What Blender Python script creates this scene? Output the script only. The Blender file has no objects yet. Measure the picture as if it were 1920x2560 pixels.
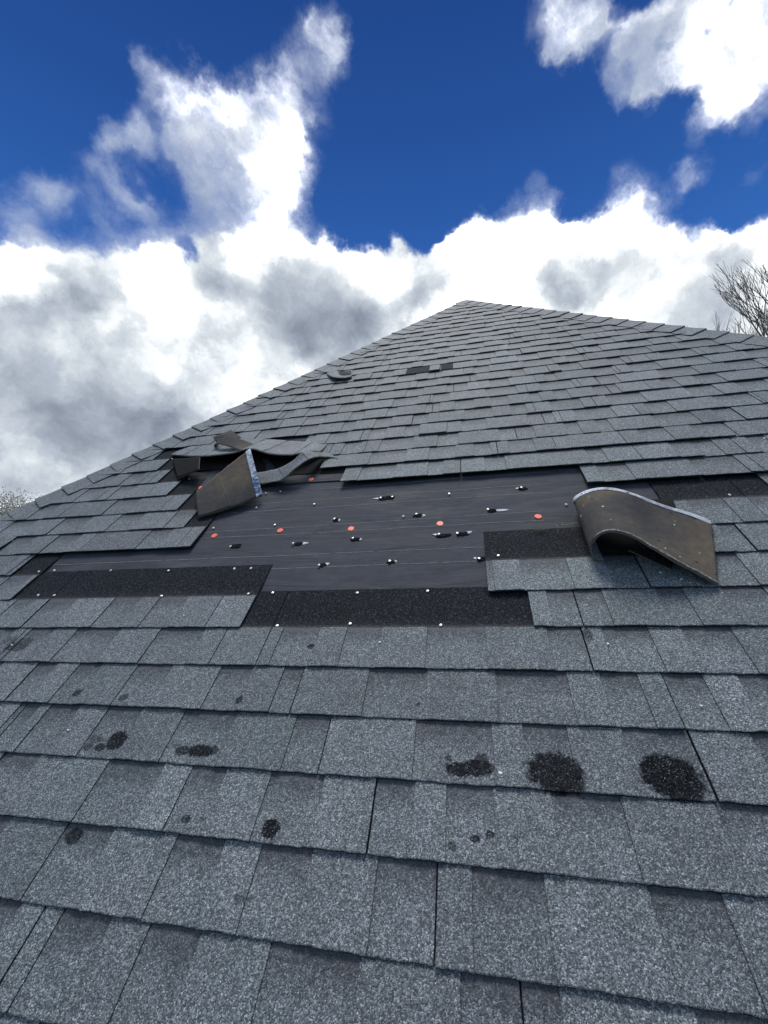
import bpy, math, random
import numpy as np
from mathutils import Vector, Matrix

# ---------------------------------------------------------------- measured layout (metres, roof-plane coordinates u, v, w)
DATA = {
 'cam': {'f': 1081.047215963226, 'R': [[0.9778, 0.1288, -0.1653], [-0.056, -0.5994, -0.7985], [-0.202, 0.79, -0.5789]], 'C': [0.1803, 0.0138, 1.0775]},
 'gaps': {0: [[-0.937, -0.796], [-0.6902, -0.5729], [-0.4843, -0.3731], [-0.2284, -0.0584], [0.1161, 0.2716], [0.466, 0.6049]], 1: [[-1.0702, -0.97], [-0.8021, -0.6718], [-0.5066, -0.3887], [-0.3007, -0.1871], [-0.0469, 0.0722], [0.1387, 0.2705], [0.4485, 0.5638]], 2: [[-1.1359, -1.0135], [-0.7919, -0.626], [-0.5449, -0.4495], [-0.33, -0.1956], [-0.0708, 0.0171], [0.0885, 0.188], [0.3079, 0.4419], [0.6139, 0.7375]], 3: [[-1.2202, -1.1442], [-1.1068, -1.0], [-0.8994, -0.7844], [-0.6451, -0.4837], [-0.3087, -0.2139], [0.0109, 0.1939], [0.2665, 0.365], [0.4846, 0.6207], [0.7419, 0.8114]], 4: [[-1.5364, -1.4309], [-1.2848, -1.2041], [-1.1187, -1.0292], [-0.8953, -0.7678], [-0.5981, -0.4918], [-0.3915, -0.3305], [-0.133, 0.0315], [0.2138, 0.3922], [0.473, 0.56], [0.6261, 0.7057], [0.7812, 0.8771]], 5: [[-1.6918, -1.5198], [-1.4493, -1.3459], [-1.2416, -1.0609], [-0.8995, -0.7266], [-0.4441, -0.3184], [-0.2287, -0.1156], [0.0245, 0.1952], [0.367, 0.4592], [0.5121, 0.6304], [0.712, 0.8303]], 6: [[-1.6644, -1.5698], [-1.5026, -1.3656], [-1.1926, -1.0722], [-0.9934, -0.8736], [0.3873, 0.5473], [0.6977, 0.7677], [0.8684, 0.9739]], 7: [[0.3249, 0.4738], [0.5887, 0.6857], [0.8205, 0.969]], 8: [[0.9756, 1.0304]], 9: [[-2.0819, -1.9574], [-1.8189, -1.6816], [-1.2967, -1.1809], [0.9432, 1.0584], [1.1442, 1.2548]], 10: [[-2.2386, -2.09], [-1.9069, -1.7346], [-1.5627, -1.4238]], 11: [[-2.1699, -2.0581], [-1.6912, -1.5408], [0.7027, 0.8182], [1.0554, 1.2168]], 12: [[-1.9899, -1.8746], [-1.7694, -1.6607], [-0.3526, -0.1777], [-0.0182, 0.054], [0.2443, 0.3368], [0.6892, 0.7587], [1.0306, 1.1964]], 13: [[-1.7947, -1.7007], [-0.3246, -0.1377], [-0.0206, 0.1102], [0.2004, 0.2812], [0.3648, 0.483], [0.9513, 1.062], [1.1703, 1.3084]]},
 'joints': {0: [-0.7368, 0.2119], 1: [-0.97, 0.0722], 2: [-1.1359, -0.0708], 3: [-0.2139, 0.6207], 4: [-1.2848, -0.3305, 0.617], 5: [-0.4866, 0.4592], 6: [-1.5026], 7: [0.6857], 8: [1.0304], 9: [-1.8189], 10: [-1.9069], 11: [-1.6912, 1.0554], 12: [0.1348], 13: [0.3105]},
 'thin': {0: [-0.4845, 0.4665], 1: [-0.8044, -0.5066, 0.2705, 0.5638], 2: [-1.0135, -0.7906, 0.4419], 3: [-1.1068, -0.8994, -0.6451, 0.1939], 4: [-1.1187, -0.8953, -0.5981, 0.7057], 5: [-1.2416, -0.8995, -0.6438, 0.5121, 0.6304, 0.8303], 6: [-1.1999, -0.7296, 0.6977], 7: [0.4738, 0.969], 9: [-1.5936, -1.0844, 1.0584], 10: [-1.5627, -1.3066], 11: [-1.9642, -1.3486, 0.7027, 1.2168], 12: [-1.5231, 0.6892, 0.8884], 13: [-1.5999, 0.5727, 0.868]},
 'holes': {6: (-0.598, 0.332), 7: (-1.693, 0.211), 8: (-1.837, 0.742), 9: (-1.016, 0.867), 10: (-1.132, 1.235), 11: (-1.247, 0.637), 12: (-1.392, -0.439), 13: (-1.538, -0.578), 14: (-1.628, -0.708), 15: (-1.751, -0.761)},
 'caps': [[-0.9557, 1.3771], [-0.6462, 1.3934], [-0.3225, 1.3791], [0.0472, 1.3827], [-0.6112, 1.7911], [0.4236, 1.3943], [-1.2447, 1.7932]],
 'nails': [[-0.7486, 1.7013], [-0.8266, 1.5717], [-0.5362, 1.5716], [-0.9834, 1.4296], [-0.6823, 1.4297], [-0.1065, 1.4407], [0.0825, 1.5814], [0.5365, 1.4576], [-0.8242, 1.6935]],
 'hnails': [(6, -1.6453, 1.1821), (6, -1.3414, 1.1683), (6, -1.5837, 1.0283), (6, -1.5011, 1.0254), (6, -1.0537, 1.155), (6, -0.7554, 1.1537), (6, -0.9937, 1.0102), (6, -0.6835, 1.1525), (6, -0.6348, 1.0124), (5, -0.545, 1.0214), (5, -0.2269, 1.0131), (5, 0.0161, 1.0153), (5, -0.2235, 0.8752), (5, 0.0641, 0.8682), (5, -0.4715, 0.8678), (7, 0.2572, 1.1704), (11, -1.3631, 1.894), (10, -1.2744, 1.7347), (9, -1.1558, 1.5878), (11, -1.4171, 1.8783), (13, -1.6255, 2.1604), (12, -1.5494, 2.0305), (9, 1.0915, 1.4503), (7, -1.7119, 1.1698)],
 'patches': [([-0.8173, 1.2994], 0.0269, 0.016, [], [-0.838, 1.2994]), ([-0.5319, 1.2983], 0.0197, 0.0129, [[-0.5532, 1.2959]], [-0.4942, 1.301]), ([-0.2892, 1.3076], 0.0219, 0.0126, [[-0.2994, 1.3083]], [-0.269, 1.3063]), ([-0.4031, 1.4458], 0.0129, 0.0116, [[-0.4096, 1.4463]], [-0.3865, 1.4444]), ([-0.2003, 1.5897], 0.0481, 0.016, [[-0.2241, 1.5861], [-0.1712, 1.5884]], [-0.2449, 1.5914]), ([-0.0441, 1.4464], 0.0235, 0.0139, [[-0.0518, 1.4485]], [-0.0205, 1.4429]), ([0.2541, 1.4476], 0.0217, 0.0108, [[0.2385, 1.4491]], [0.3132, 1.4474]), ([0.0615, 1.3057], 0.0336, 0.0121, [[0.0461, 1.3068]], [0.032, 1.3126]), ([0.1346, 1.3078], 0.0255, 0.012, [[0.1164, 1.3067]], [0.1635, 1.3177]), ([-0.393, 1.1621], 0.021, 0.0133, [[-0.4027, 1.156]], [-0.372, 1.1677]), ([-0.1264, 1.1651], 0.0181, 0.0108, [[-0.1309, 1.1653]], [-0.1102, 1.1686]), ([0.1983, 1.1684], 0.0193, 0.0145, [[0.1912, 1.1654]], [0.1777, 1.1736]), ([0.3886, 1.5904], 0.0207, 0.012, [[0.3849, 1.5908]], [0.368, 1.5959])],
 'chips': [[0.67, 0.6294], [0.7309, 1.0607], [0.7769, 1.0288], [1.325, 2.3837], [1.2912, 2.3341], [1.3833, 1.8263], [0.8425, 1.819], [0.4782, 1.7933], [-2.0787, 1.3954], [-2.2901, 1.639], [0.3716, 2.9529], [0.2341, 2.1367], [-0.4117, 2.7041], [-0.4004, 2.04], [-0.0051, 2.3213], [-1.5162, 2.7286], [-0.9794, 0.4973], [0.2064, 0.4562], [-1.4636, 0.7808], [-0.1155, 0.8016], [-0.8378, 0.9088], [0.515, 0.8001]],
 'stains': [(-0.8046, 0.4782, 0.0248, 0.0211, 1), (-0.8446, 0.458, 0.0136, 0.0092, 0.9), (-0.8804, 0.4582, 0.0125, 0.0082, 0.6), (-0.8743, 0.479, 0.0152, 0.0085, 0.5), (-0.5949, 0.4632, 0.0161, 0.0099, 0.9), (-0.5413, 0.4641, 0.0293, 0.0128, 1), (-0.5082, 0.4699, 0.0135, 0.0088, 0.8), (0.1172, 0.4599, 0.027, 0.0138, 1), (0.1577, 0.4658, 0.0285, 0.0155, 1), (0.1676, 0.4853, 0.0126, 0.0106, 0.8), (0.0915, 0.4836, 0.0074, 0.0071, 0.7), (0.3215, 0.4659, 0.0468, 0.0356, 1), (0.3511, 0.4478, 0.0229, 0.0177, 0.9), (0.5498, 0.4762, 0.0479, 0.0344, 1.05), (0.5583, 0.4538, 0.0393, 0.025, 1.0), (-0.2911, 0.3141, 0.0176, 0.0155, 1), (-0.7699, 0.2637, 0.0189, 0.0134, 0.9), (0.1464, 0.33, 0.0088, 0.0061, 0.9), (0.1774, 0.3427, 0.0072, 0.0062, 0.8), (0.1013, 0.3142, 0.0072, 0.006, 0.7), (-1.0427, 0.6066, 0.0115, 0.0078, 0.9), (-1.0393, 0.6133, 0.0116, 0.0065, 0.6), (-0.8674, 0.5995, 0.0123, 0.0113, 0.7), (-0.4924, 0.6039, 0.0098, 0.0107, 0.9), (-0.3302, 0.7867, 0.0091, 0.0088, 0.9), (0.0125, 0.6108, 0.0063, 0.0055, 0.8), (-1.4392, 0.776, 0.0386, 0.0169, 0.7), (-1.4268, 0.8, 0.0283, 0.0138, 0.6), (-0.5007, 0.3155, 0.009, 0.0069, 0.8), (-0.4634, 0.3184, 0.0069, 0.0053, 0.5), (-0.3147, 0.1938, 0.0101, 0.0071, 0.5), (0.2338, 0.3411, 0.0094, 0.0041, 0.3), (-0.6155, 0.4723, 0.0093, 0.008, 0.5), (0.4716, 0.8328, 0.0104, 0.0192, 0.7), (-1.5021, 0.803, 0.0253, 0.0176, 0.4)],
 'A_near': [[0.857, 0.996, 0.028], [0.807, 1.017, 0.055], [0.754, 1.043, 0.08], [0.694, 1.077, 0.11], [0.646, 1.108, 0.13], [0.6, 1.127, 0.135], [0.565, 1.132, 0.12], [0.543, 1.131, 0.075], [0.554, 1.121, 0.035], [0.587, 1.121, 0.016]],
 'A_far': [[0.959, 1.285, 0.03], [0.923, 1.295, 0.045], [0.885, 1.303, 0.06], [0.794, 1.315, 0.095], [0.729, 1.339, 0.12], [0.677, 1.363, 0.13], [0.628, 1.391, 0.12], [0.581, 1.403, 0.1], [0.551, 1.417, 0.06], [0.581, 1.436, 0.02]],
 'A_ply': [[[0.668, 1.155, 0.03], [0.703, 1.121, 0.028], [0.762, 1.07, 0.022]], [[0.73, 1.245, 0.03], [0.769, 1.213, 0.028], [0.821, 1.157, 0.022]]],
 'B_near': [[-1.09, 1.497, 0.02], [-1.01, 1.525, 0.022], [-0.904, 1.573, 0.026], [-0.808, 1.633, 0.03]],
 'B_far': [[-1.18, 1.672, 0.05], [-1.124, 1.733, 0.07], [-1.061, 1.804, 0.1], [-0.988, 1.863, 0.13], [-0.937, 1.902, 0.15]],
 'S1_near': [[-1.646, 2.189, 0.02], [-1.437, 2.09, 0.045], [-1.263, 2.023, 0.07], [-1.112, 2.003, 0.085], [-0.998, 2.003, 0.1], [-0.868, 1.952, 0.085], [-0.756, 1.947, 0.07], [-0.664, 1.989, 0.06], [-0.619, 2.026, 0.03]],
 'S1_far': [[-1.614, 2.264, 0.012], [-1.527, 2.295, 0.016], [-1.398, 2.292, 0.016], [-1.257, 2.319, 0.016], [-1.113, 2.302, 0.016], [-0.966, 2.263, 0.016], [-0.823, 2.22, 0.014], [-0.701, 2.187, 0.014], [-0.605, 2.14, 0.014]],
 'S2_near': [[-0.872, 1.751, 0.02], [-0.802, 1.749, 0.03], [-0.737, 1.743, 0.045], [-0.668, 1.807, 0.075], [-0.607, 1.885, 0.075], [-0.56, 1.964, 0.03], [-0.503, 1.955, 0.02]],
 'S2_far': [[-0.939, 1.852, 0.03], [-0.874, 1.855, 0.035], [-0.792, 1.863, 0.045], [-0.722, 1.875, 0.07], [-0.661, 1.917, 0.095], [-0.615, 1.989, 0.05], [-0.563, 2.021, 0.02]],
 'E_near': [[-1.408, 1.872, 0.03], [-1.339, 1.871, 0.045], [-1.264, 1.879, 0.07]],
 'E_far': [[-1.595, 2.126, 0.02], [-1.453, 2.061, 0.05], [-1.331, 2.02, 0.07]],
 'D_near': [[-1.136, 2.114, 0.03], [-1.253, 2.144, 0.03], [-1.31, 2.165, 0.04], [-1.322, 2.181, 0.06], [-1.264, 2.138, 0.085], [-1.152, 2.065, 0.095], [-1.077, 2.028, 0.085], [-1.041, 2.067, 0.06], [-1.011, 2.14, 0.03]],
 'D_far': [[-1.15, 2.21, 0.03], [-1.277, 2.254, 0.03], [-1.32, 2.235, 0.05], [-1.303, 2.21, 0.075], [-1.248, 2.192, 0.095], [-1.198, 2.188, 0.105], [-1.134, 2.164, 0.09], [-1.082, 2.166, 0.06], [-1.011, 2.155, 0.03]],
 'D1': [[[-1.338, 2.255, 0.03], [-1.236, 2.221, 0.06], [-1.177, 2.251, 0.06]], [[-1.452, 2.394, 0.02], [-1.358, 2.355, 0.05], [-1.332, 2.427, 0.04]]],
 'F_near': [[-0.914, 3.378, 0.02], [-0.814, 3.197, 0.05], [-0.755, 3.183, 0.04], [-0.702, 3.17, 0.04], [-0.67, 3.221, 0.03]],
 'F_far': [[-0.945, 3.527, 0.012], [-0.879, 3.46, 0.02], [-0.814, 3.379, 0.03], [-0.75, 3.333, 0.035], [-0.705, 3.35, 0.03]],
 'F2': [[[-0.783, 3.272, 0.035], [-0.727, 3.227, 0.038], [-0.687, 3.245, 0.03]], [[-0.805, 3.343, 0.035], [-0.759, 3.322, 0.04], [-0.698, 3.336, 0.034]]],
 'twig': [[0.475, 1.276, 0.004], [0.474, 1.285, 0.02], [0.474, 1.293, 0.03], [0.489, 1.295, 0.035], [0.514, 1.303, 0.03], [0.545, 1.31, 0.03]],
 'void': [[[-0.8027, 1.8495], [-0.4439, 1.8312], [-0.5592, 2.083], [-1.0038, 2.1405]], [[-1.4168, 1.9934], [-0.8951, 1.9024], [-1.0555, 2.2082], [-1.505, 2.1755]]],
 'moss': [0.4112, 1.3043],
 'rowtab': -2.10717121852825,
 'miss22': [[-0.2493, -0.0753], [0.0088, 0.095]],
 'lines': [(-1.9, 1.222, 0.25, 1.231), (-0.7, 1.148, 0.25, 1.158), (-1.1, 1.362, 0.45, 1.371), (-1.1, 1.405, 0.45, 1.428), (-0.95, 1.61, 0.5, 1.618), (-1.1, 1.547, 0.5, 1.554), (-0.9, 1.7, 0.5, 1.712), (-0.9, 1.87, 0.0, 1.88)],
 'cl': [(0.1652, 0.5797, 0.7979, 0.00132, 0.4), (0.1912, 0.6102, 0.7688, 0.00059, 0.4), (0.3082, 0.6511, 0.6936, 0.00061, 0.3), (0.2778, 0.6598, 0.6982, 0.00033, 0.3), (0.1421, 0.7442, 0.6527, 0.00164, 0.35), (0.2819, 0.7369, 0.6144, 0.0014, 0.3), (-0.1944, 0.717, 0.6694, 0.00194, -0.45), (-0.0609, 0.7488, 0.66, 0.00154, -0.45), (0.0282, 0.7635, 0.6452, 0.00059, -0.2), (0.4359, 0.7155, 0.546, 0.00048, -0.3), (-0.5675, 0.4855, 0.665, 0.00084, 0.35), (-0.5262, 0.4941, 0.6921, 0.00085, 0.3), (-0.5128, 0.5377, 0.6693, 0.00156, 0.3), (-0.5683, 0.5254, 0.6333, 0.00123, 0.25), (-0.6261, 0.4743, 0.6189, 0.00082, 0.3), (-0.3532, 0.5364, 0.7665, 0.00091, 0.25), (-0.1695, 0.5329, 0.829, 0.001, 0.3), (-0.2229, 0.5359, 0.8143, 0.00083, 0.25), (-0.4251, 0.4803, 0.7672, 0.00043, 0.25), (-0.3841, 0.5634, 0.7315, 0.00194, 0.25), (-0.1812, 0.5475, 0.8169, 0.0016, 0.35), (-0.2614, 0.5766, 0.774, 0.00189, 0.3), (-0.1554, 0.5911, 0.7915, 0.00075, 0.3), (-0.412, 0.5393, 0.7344, 0.00292, 0.3), (-0.528, 0.5209, 0.6707, 0.00147, 0.3), (-0.665, 0.485, 0.5679, 0.00194, 0.3), (-0.3407, 0.6181, 0.7084, 0.00426, 0.9), (-0.3763, 0.5747, 0.7267, 0.00239, 0.55), (-0.4326, 0.5379, 0.7235, 0.00181, 0.55), (-0.5018, 0.5154, 0.6947, 0.00116, 0.65), (-0.4763, 0.5782, 0.6624, 0.00299, 0.55), (-0.2881, 0.5877, 0.7561, 0.002, 0.5), (-0.2482, 0.6127, 0.7503, 0.00143, 0.3), (-0.3202, 0.5527, 0.7694, 0.0012, 0.35), (-0.2658, 0.556, 0.7876, 0.00093, 0.35), (-0.2218, 0.5657, 0.7942, 0.00072, 0.3), (-0.1798, 0.5624, 0.8071, 0.0009, 0.55), (-0.1508, 0.5446, 0.825, 0.00082, 0.6), (-0.1905, 0.5204, 0.8324, 0.00024, 0.3), (-0.2233, 0.5216, 0.8235, 0.00015, 0.25), (-0.1739, 0.6058, 0.7764, 0.0008, 0.45), (-0.1565, 0.642, 0.7506, 0.00066, 0.45), (-0.4356, 0.494, 0.7525, 0.00062, 0.45), (-0.4386, 0.4635, 0.77, 0.00028, 0.4), (-0.3956, 0.5154, 0.7602, 0.00049, 0.25), (-0.5698, 0.488, 0.6612, 0.00048, 0.5), (-0.5332, 0.4941, 0.6867, 0.00033, 0.3), (-0.3853, 0.6429, 0.662, 0.00355, 0.6), (-0.2954, 0.6517, 0.6986, 0.00207, 0.5), (-0.4437, 0.6598, 0.6065, 0.00275, 0.5), (-0.6337, 0.5175, 0.575, 0.00182, 0.45), (-0.6595, 0.4733, 0.584, 0.00104, 0.55), (-0.6186, 0.4876, 0.6161, 0.00048, 0.3), (-0.6838, 0.4897, 0.5409, 0.00088, 0.4), (-0.5608, 0.5509, 0.6181, 0.00135, 0.45), (-0.5494, 0.5835, 0.5981, 0.00224, 0.4), (-0.5683, 0.5254, 0.6333, 0.00038, 0.2), (-0.2968, 0.6904, 0.6598, 0.00114, 0.3), (-0.563, 0.6006, 0.5678, 0.00031, -0.5), (-0.4787, 0.6505, 0.5897, 0.00036, -0.7), (-0.4191, 0.6927, 0.5869, 0.00012, -0.9), (-0.5071, 0.5492, 0.6643, 0.0004, -0.5), (-0.5585, 0.4414, 0.7023, 0.00245, -0.6), (-0.0986, 0.6388, 0.763, 0.00391, -0.8), (-0.129, 0.7066, 0.6957, 0.00109, -0.6), (-0.0012, 0.6869, 0.7268, 0.00759, -0.8), (-0.0707, 0.5695, 0.819, 0.00296, -0.6), (-0.3384, 0.48, 0.8094, 0.00113, -0.4), (0.1002, 0.677, 0.7291, 0.00243, -0.6), (0.2099, 0.7053, 0.6772, 0.00136, -0.5), (0.177, 0.5868, 0.7902, 0.00111, 1.1), (0.2242, 0.6109, 0.7593, 0.00094, 0.9), (0.1701, 0.6229, 0.7636, 0.00047, 0.5), (0.2079, 0.5787, 0.7886, 0.00084, 0.8), (0.2717, 0.5889, 0.7612, 0.00122, 0.5), (0.3064, 0.6064, 0.7337, 0.00149, 1.0), (0.3878, 0.5832, 0.7138, 0.00273, 1.7), (0.4243, 0.6191, 0.6608, 0.00158, 1.4), (0.36, 0.6212, 0.6961, 0.00083, 0.6), (0.268, 0.6401, 0.7201, 0.00061, 0.7), (0.2439, 0.6578, 0.7126, 0.00034, 0.6), (0.3065, 0.6446, 0.7003, 0.00044, 0.5), (0.3756, 0.6538, 0.6569, 0.00041, 0.7), (0.3556, 0.671, 0.6506, 0.00026, 0.6), (0.3168, 0.576, 0.7535, 0.0009, 0.7), (0.3511, 0.5948, 0.7231, 0.00019, -1.3), (0.343, 0.6134, 0.7114, 9e-05, -0.8), (0.25, 0.5828, 0.7732, 0.0002, -0.8), (0.3115, 0.6642, 0.6796, 0.00021, -0.4), (0.3659, 0.6976, 0.616, 0.00042, 0.75), (0.3518, 0.7151, 0.604, 0.0003, 0.5), (0.4336, 0.6939, 0.5749, 0.00045, 0.5), (0.4536, 0.6828, 0.5727, 0.00029, 0.5), (0.1424, 0.752, 0.6435, 0.00117, 0.55), (0.0502, 0.7651, 0.6419, 0.00084, 0.3), (0.0269, 0.7799, 0.6253, 0.00122, 0.3), (0.2831, 0.744, 0.6053, 0.00113, 0.5), (0.3284, 0.7343, 0.5941, 0.0008, 0.3), (0.2163, 0.7593, 0.6138, 0.00032, -0.3), (0.3989, 0.7113, 0.5787, 0.00022, -0.4), (0.4237, 0.725, 0.543, 0.00022, -0.4), (-0.1857, 0.741, 0.6453, 0.00092, -0.4), (-0.0713, 0.7642, 0.641, 0.00092, -0.35), (0.0656, 0.7437, 0.6653, 0.00015, 0.5), (-0.115, 0.7287, 0.6751, 0.00021, 0.4), (0.1078, 0.7436, 0.6598, 0.00019, 0.3)],
 'sh': [(-0.3903, 0.5979, 0.7001, 0.00182, 0.25), (-0.3119, 0.5915, 0.7436, 0.00109, 0.3), (0.2095, 0.5882, 0.7811, 0.00039, 0.3), (-0.7549, 0.5771, 0.3116, 0.00968, 0.8), (-0.7674, 0.5924, 0.2453, 0.00547, 0.8), (-0.7546, 0.5536, 0.3522, 0.00334, 0.4), (-0.6747, 0.6513, 0.3474, 0.00922, 0.75), (-0.565, 0.7303, 0.384, 0.00729, 0.6), (-0.6957, 0.584, 0.4182, 0.00229, 0.5), (-0.5357, 0.7835, 0.3149, 0.00725, 0.5), (-0.4334, 0.7958, 0.4229, 0.00738, 0.65), (-0.3458, 0.8454, 0.407, 0.00518, 0.5), (-0.4116, 0.7536, 0.5126, 0.00423, 0.5), (-0.3299, 0.7664, 0.5512, 0.0039, 0.52), (-0.2624, 0.8191, 0.5101, 0.00328, 0.4), (-0.2262, 0.817, 0.5303, 0.00205, 0.35), (-0.3546, 0.7261, 0.5891, 0.00131, 0.4), (-0.7679, 0.6112, 0.1918, 0.00285, 0.5), (-0.7186, 0.6592, 0.2216, 0.00332, 0.5), (-0.647, 0.7015, 0.2988, 0.00379, 0.4), (-0.7462, 0.5373, 0.3931, 0.00132, 0.5), (-0.0723, 0.8151, 0.5748, 0.00144, 0.45), (-0.0774, 0.8434, 0.5317, 0.00155, 0.4), (-0.1659, 0.8523, 0.4961, 0.00275, 0.5), (-0.6347, 0.5751, 0.5161, 0.00118, 0.7), (-0.6737, 0.5598, 0.4825, 0.00086, 0.5), (-0.7189, 0.5383, 0.4397, 0.00132, 0.5), (0.0709, 0.7988, 0.5974, 0.00063, 0.6), (0.2518, 0.7841, 0.5673, 0.00075, 0.6), (0.2081, 0.8145, 0.5415, 0.00116, 0.8), (0.1668, 0.8365, 0.5219, 0.00127, 0.7), (0.293, 0.8035, 0.5183, 0.00076, 0.6), (0.4235, 0.7601, 0.4927, 0.00039, 0.5), (0.3814, 0.8195, 0.4278, 0.00199, 0.6), (-0.3594, 0.6537, 0.666, 0.00105, 0.3), (-0.4322, 0.5917, 0.6805, 0.0022, 0.35), (-0.4876, 0.5432, 0.6835, 0.00127, 0.35), (-0.1921, 0.5778, 0.7932, 0.00121, 0.35), (-0.4334, 0.4913, 0.7555, 0.00045, 0.3), (-0.6573, 0.4911, 0.5716, 0.00088, 0.4), (-0.5962, 0.557, 0.5782, 0.00062, 0.3), (-0.4188, 0.6454, 0.6388, 0.00078, 0.4), (-0.4431, 0.6864, 0.5766, 0.00121, 0.5), (0.2704, 0.6268, 0.7308, 0.00029, 0.3), (-0.5326, 0.6456, 0.5473, 0.00224, -0.5), (-0.4589, 0.7132, 0.5299, 0.00067, -0.3), (-0.681, 0.5289, 0.5065, 0.00128, -0.4), (0.0761, 0.8545, 0.5139, 0.00422, -0.3), (0.3106, 0.7617, 0.5686, 0.00409, -0.3), (-0.1123, 0.7701, 0.628, 0.00382, -0.3), (-0.3296, 0.8288, 0.4521, 0.00086, -0.3), (0.0059, 0.7615, 0.6482, 0.00239, -0.3), (-0.3019, 0.6324, 0.7134, 0.00158, -0.4), (-0.3727, 0.679, 0.6326, 0.0019, -0.3), (0.3942, 0.5997, 0.6963, 0.00324, -1.1), (0.3064, 0.6064, 0.7337, 0.00175, -0.45), (0.2128, 0.6075, 0.7653, 0.00094, -0.4), (0.1825, 0.5871, 0.7887, 0.00071, -0.4)],
 'bank': [-0.1171, 0.6537, -0.7476],
 'fwd': [-0.202, 0.9704, 0.1323],
 'trees': {'r': [0.5176, 0.7247, 0.4548], 'r2': [0.4171, 0.8041, 0.4236], 'l': [-0.7903, 0.5941, 0.1498], 'l2': [-0.7729, 0.6172, 0.1474]},
}
E = 0.143                      # exposure of one shingle course
H = 0.317                      # full height of a shingle
PITCH = math.radians(44)
Z0 = 3.9                       # height of the roof-plane origin above the ground
RX = np.array([[1,0,0],[0,math.cos(PITCH),-math.sin(PITCH)],[0,math.sin(PITCH),math.cos(PITCH)]])
scene = bpy.context.scene
COL = scene.collection
rng = random.Random(11)

# ---------------------------------------------------------------- camera
cd = bpy.data.cameras.new('camera'); cam = bpy.data.objects.new('camera', cd); COL.objects.link(cam)
scene.camera = cam
Rc = np.array(DATA['cam']['R'])
ax = RX @ Rc.T                                   # columns: camera x, y (down), z (forward) in world
m = Matrix(((ax[0,0],-ax[0,1],-ax[0,2]),(ax[1,0],-ax[1,1],-ax[1,2]),(ax[2,0],-ax[2,1],-ax[2,2])))
loc = RX @ np.array(DATA['cam']['C']) + np.array([0,0,Z0])
cam.matrix_world = Matrix.Translation(Vector(loc)) @ m.to_4x4()
cd.sensor_fit = 'VERTICAL'; cd.sensor_height = 24; cd.sensor_width = 18
cd.lens = DATA['cam']['f']/2560*24
cd.clip_start = 0.02; cd.clip_end = 4000
scene.render.resolution_x = 768; scene.render.resolution_y = 1024
scene.view_settings.view_transform = 'Standard'; scene.view_settings.look = 'None'
scene.view_settings.exposure = .68; scene.view_settings.gamma = 1
scene.view_settings.use_curve_mapping = False

# ---------------------------------------------------------------- node helper
class NT:
    def __init__(s, tree): s.t = tree; s.n = tree.nodes; s.l = tree.links
    def _in(s, node, i, v):
        if v is None: return
        if hasattr(v, 'is_output') or isinstance(v, bpy.types.NodeSocket): s.l.new(v, node.inputs[i])
        else: node.inputs[i].default_value = v
    def math(s, op, a, b=None, c=None, clamp=False):
        n = s.n.new('ShaderNodeMath'); n.operation = op; n.use_clamp = clamp
        s._in(n,0,a); s._in(n,1,b); s._in(n,2,c); return n.outputs[0]
    def vec(s, op, a, b=None, c=None):
        n = s.n.new('ShaderNodeVectorMath'); n.operation = op
        s._in(n,0,a); s._in(n,1,b)
        if op == 'SCALE': s._in(n,3,c)
        elif c is not None: s._in(n,2,c)
        return n.outputs[1] if op in ('DOT_PRODUCT','LENGTH','DISTANCE') else n.outputs[0]
    def ramp(s, v, a, b, c=0., d=1., smooth=True):
        n = s.n.new('ShaderNodeMapRange'); n.interpolation_type = 'SMOOTHSTEP' if smooth else 'LINEAR'
        n.clamp = True if hasattr(n,'clamp') else True
        for i, x in enumerate((v,a,b,c,d)): s._in(n,i,x)
        return n.outputs[0]
    def noise(s, v, scale, detail=4, rough=.5, dist=0., color=False):
        n = s.n.new('ShaderNodeTexNoise'); s._in(n,'Vector',v)
        n.inputs['Scale'].default_value = scale; n.inputs['Detail'].default_value = detail
        n.inputs['Roughness'].default_value = rough; n.inputs['Distortion'].default_value = dist
        return n.outputs['Color' if color else 'Fac']
    def voro(s, v, scale, rnd=1.):
        n = s.n.new('ShaderNodeTexVoronoi'); s._in(n,'Vector',v)
        n.inputs['Scale'].default_value = scale; n.inputs['Randomness'].default_value = rnd
        return n
    def mix(s, f, a, b, mode='MIX'):
        n = s.n.new('ShaderNodeMix'); n.data_type = 'RGBA'; n.blend_type = mode
        s._in(n,0,f); s._in(n,6,a); s._in(n,7,b); return n.outputs[2]
    def cramp(s, f, pts):
        n = s.n.new('ShaderNodeValToRGB'); s._in(n,0,f); e = n.color_ramp.elements
        while len(e) < len(pts): e.new(.5)
        for el, (p, c) in zip(e, pts):
            el.position = p; el.color = (*c, 1) if len(c) == 3 else c
        return n.outputs[0]
def c4(r,g,b): return (r,g,b,1)

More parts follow.
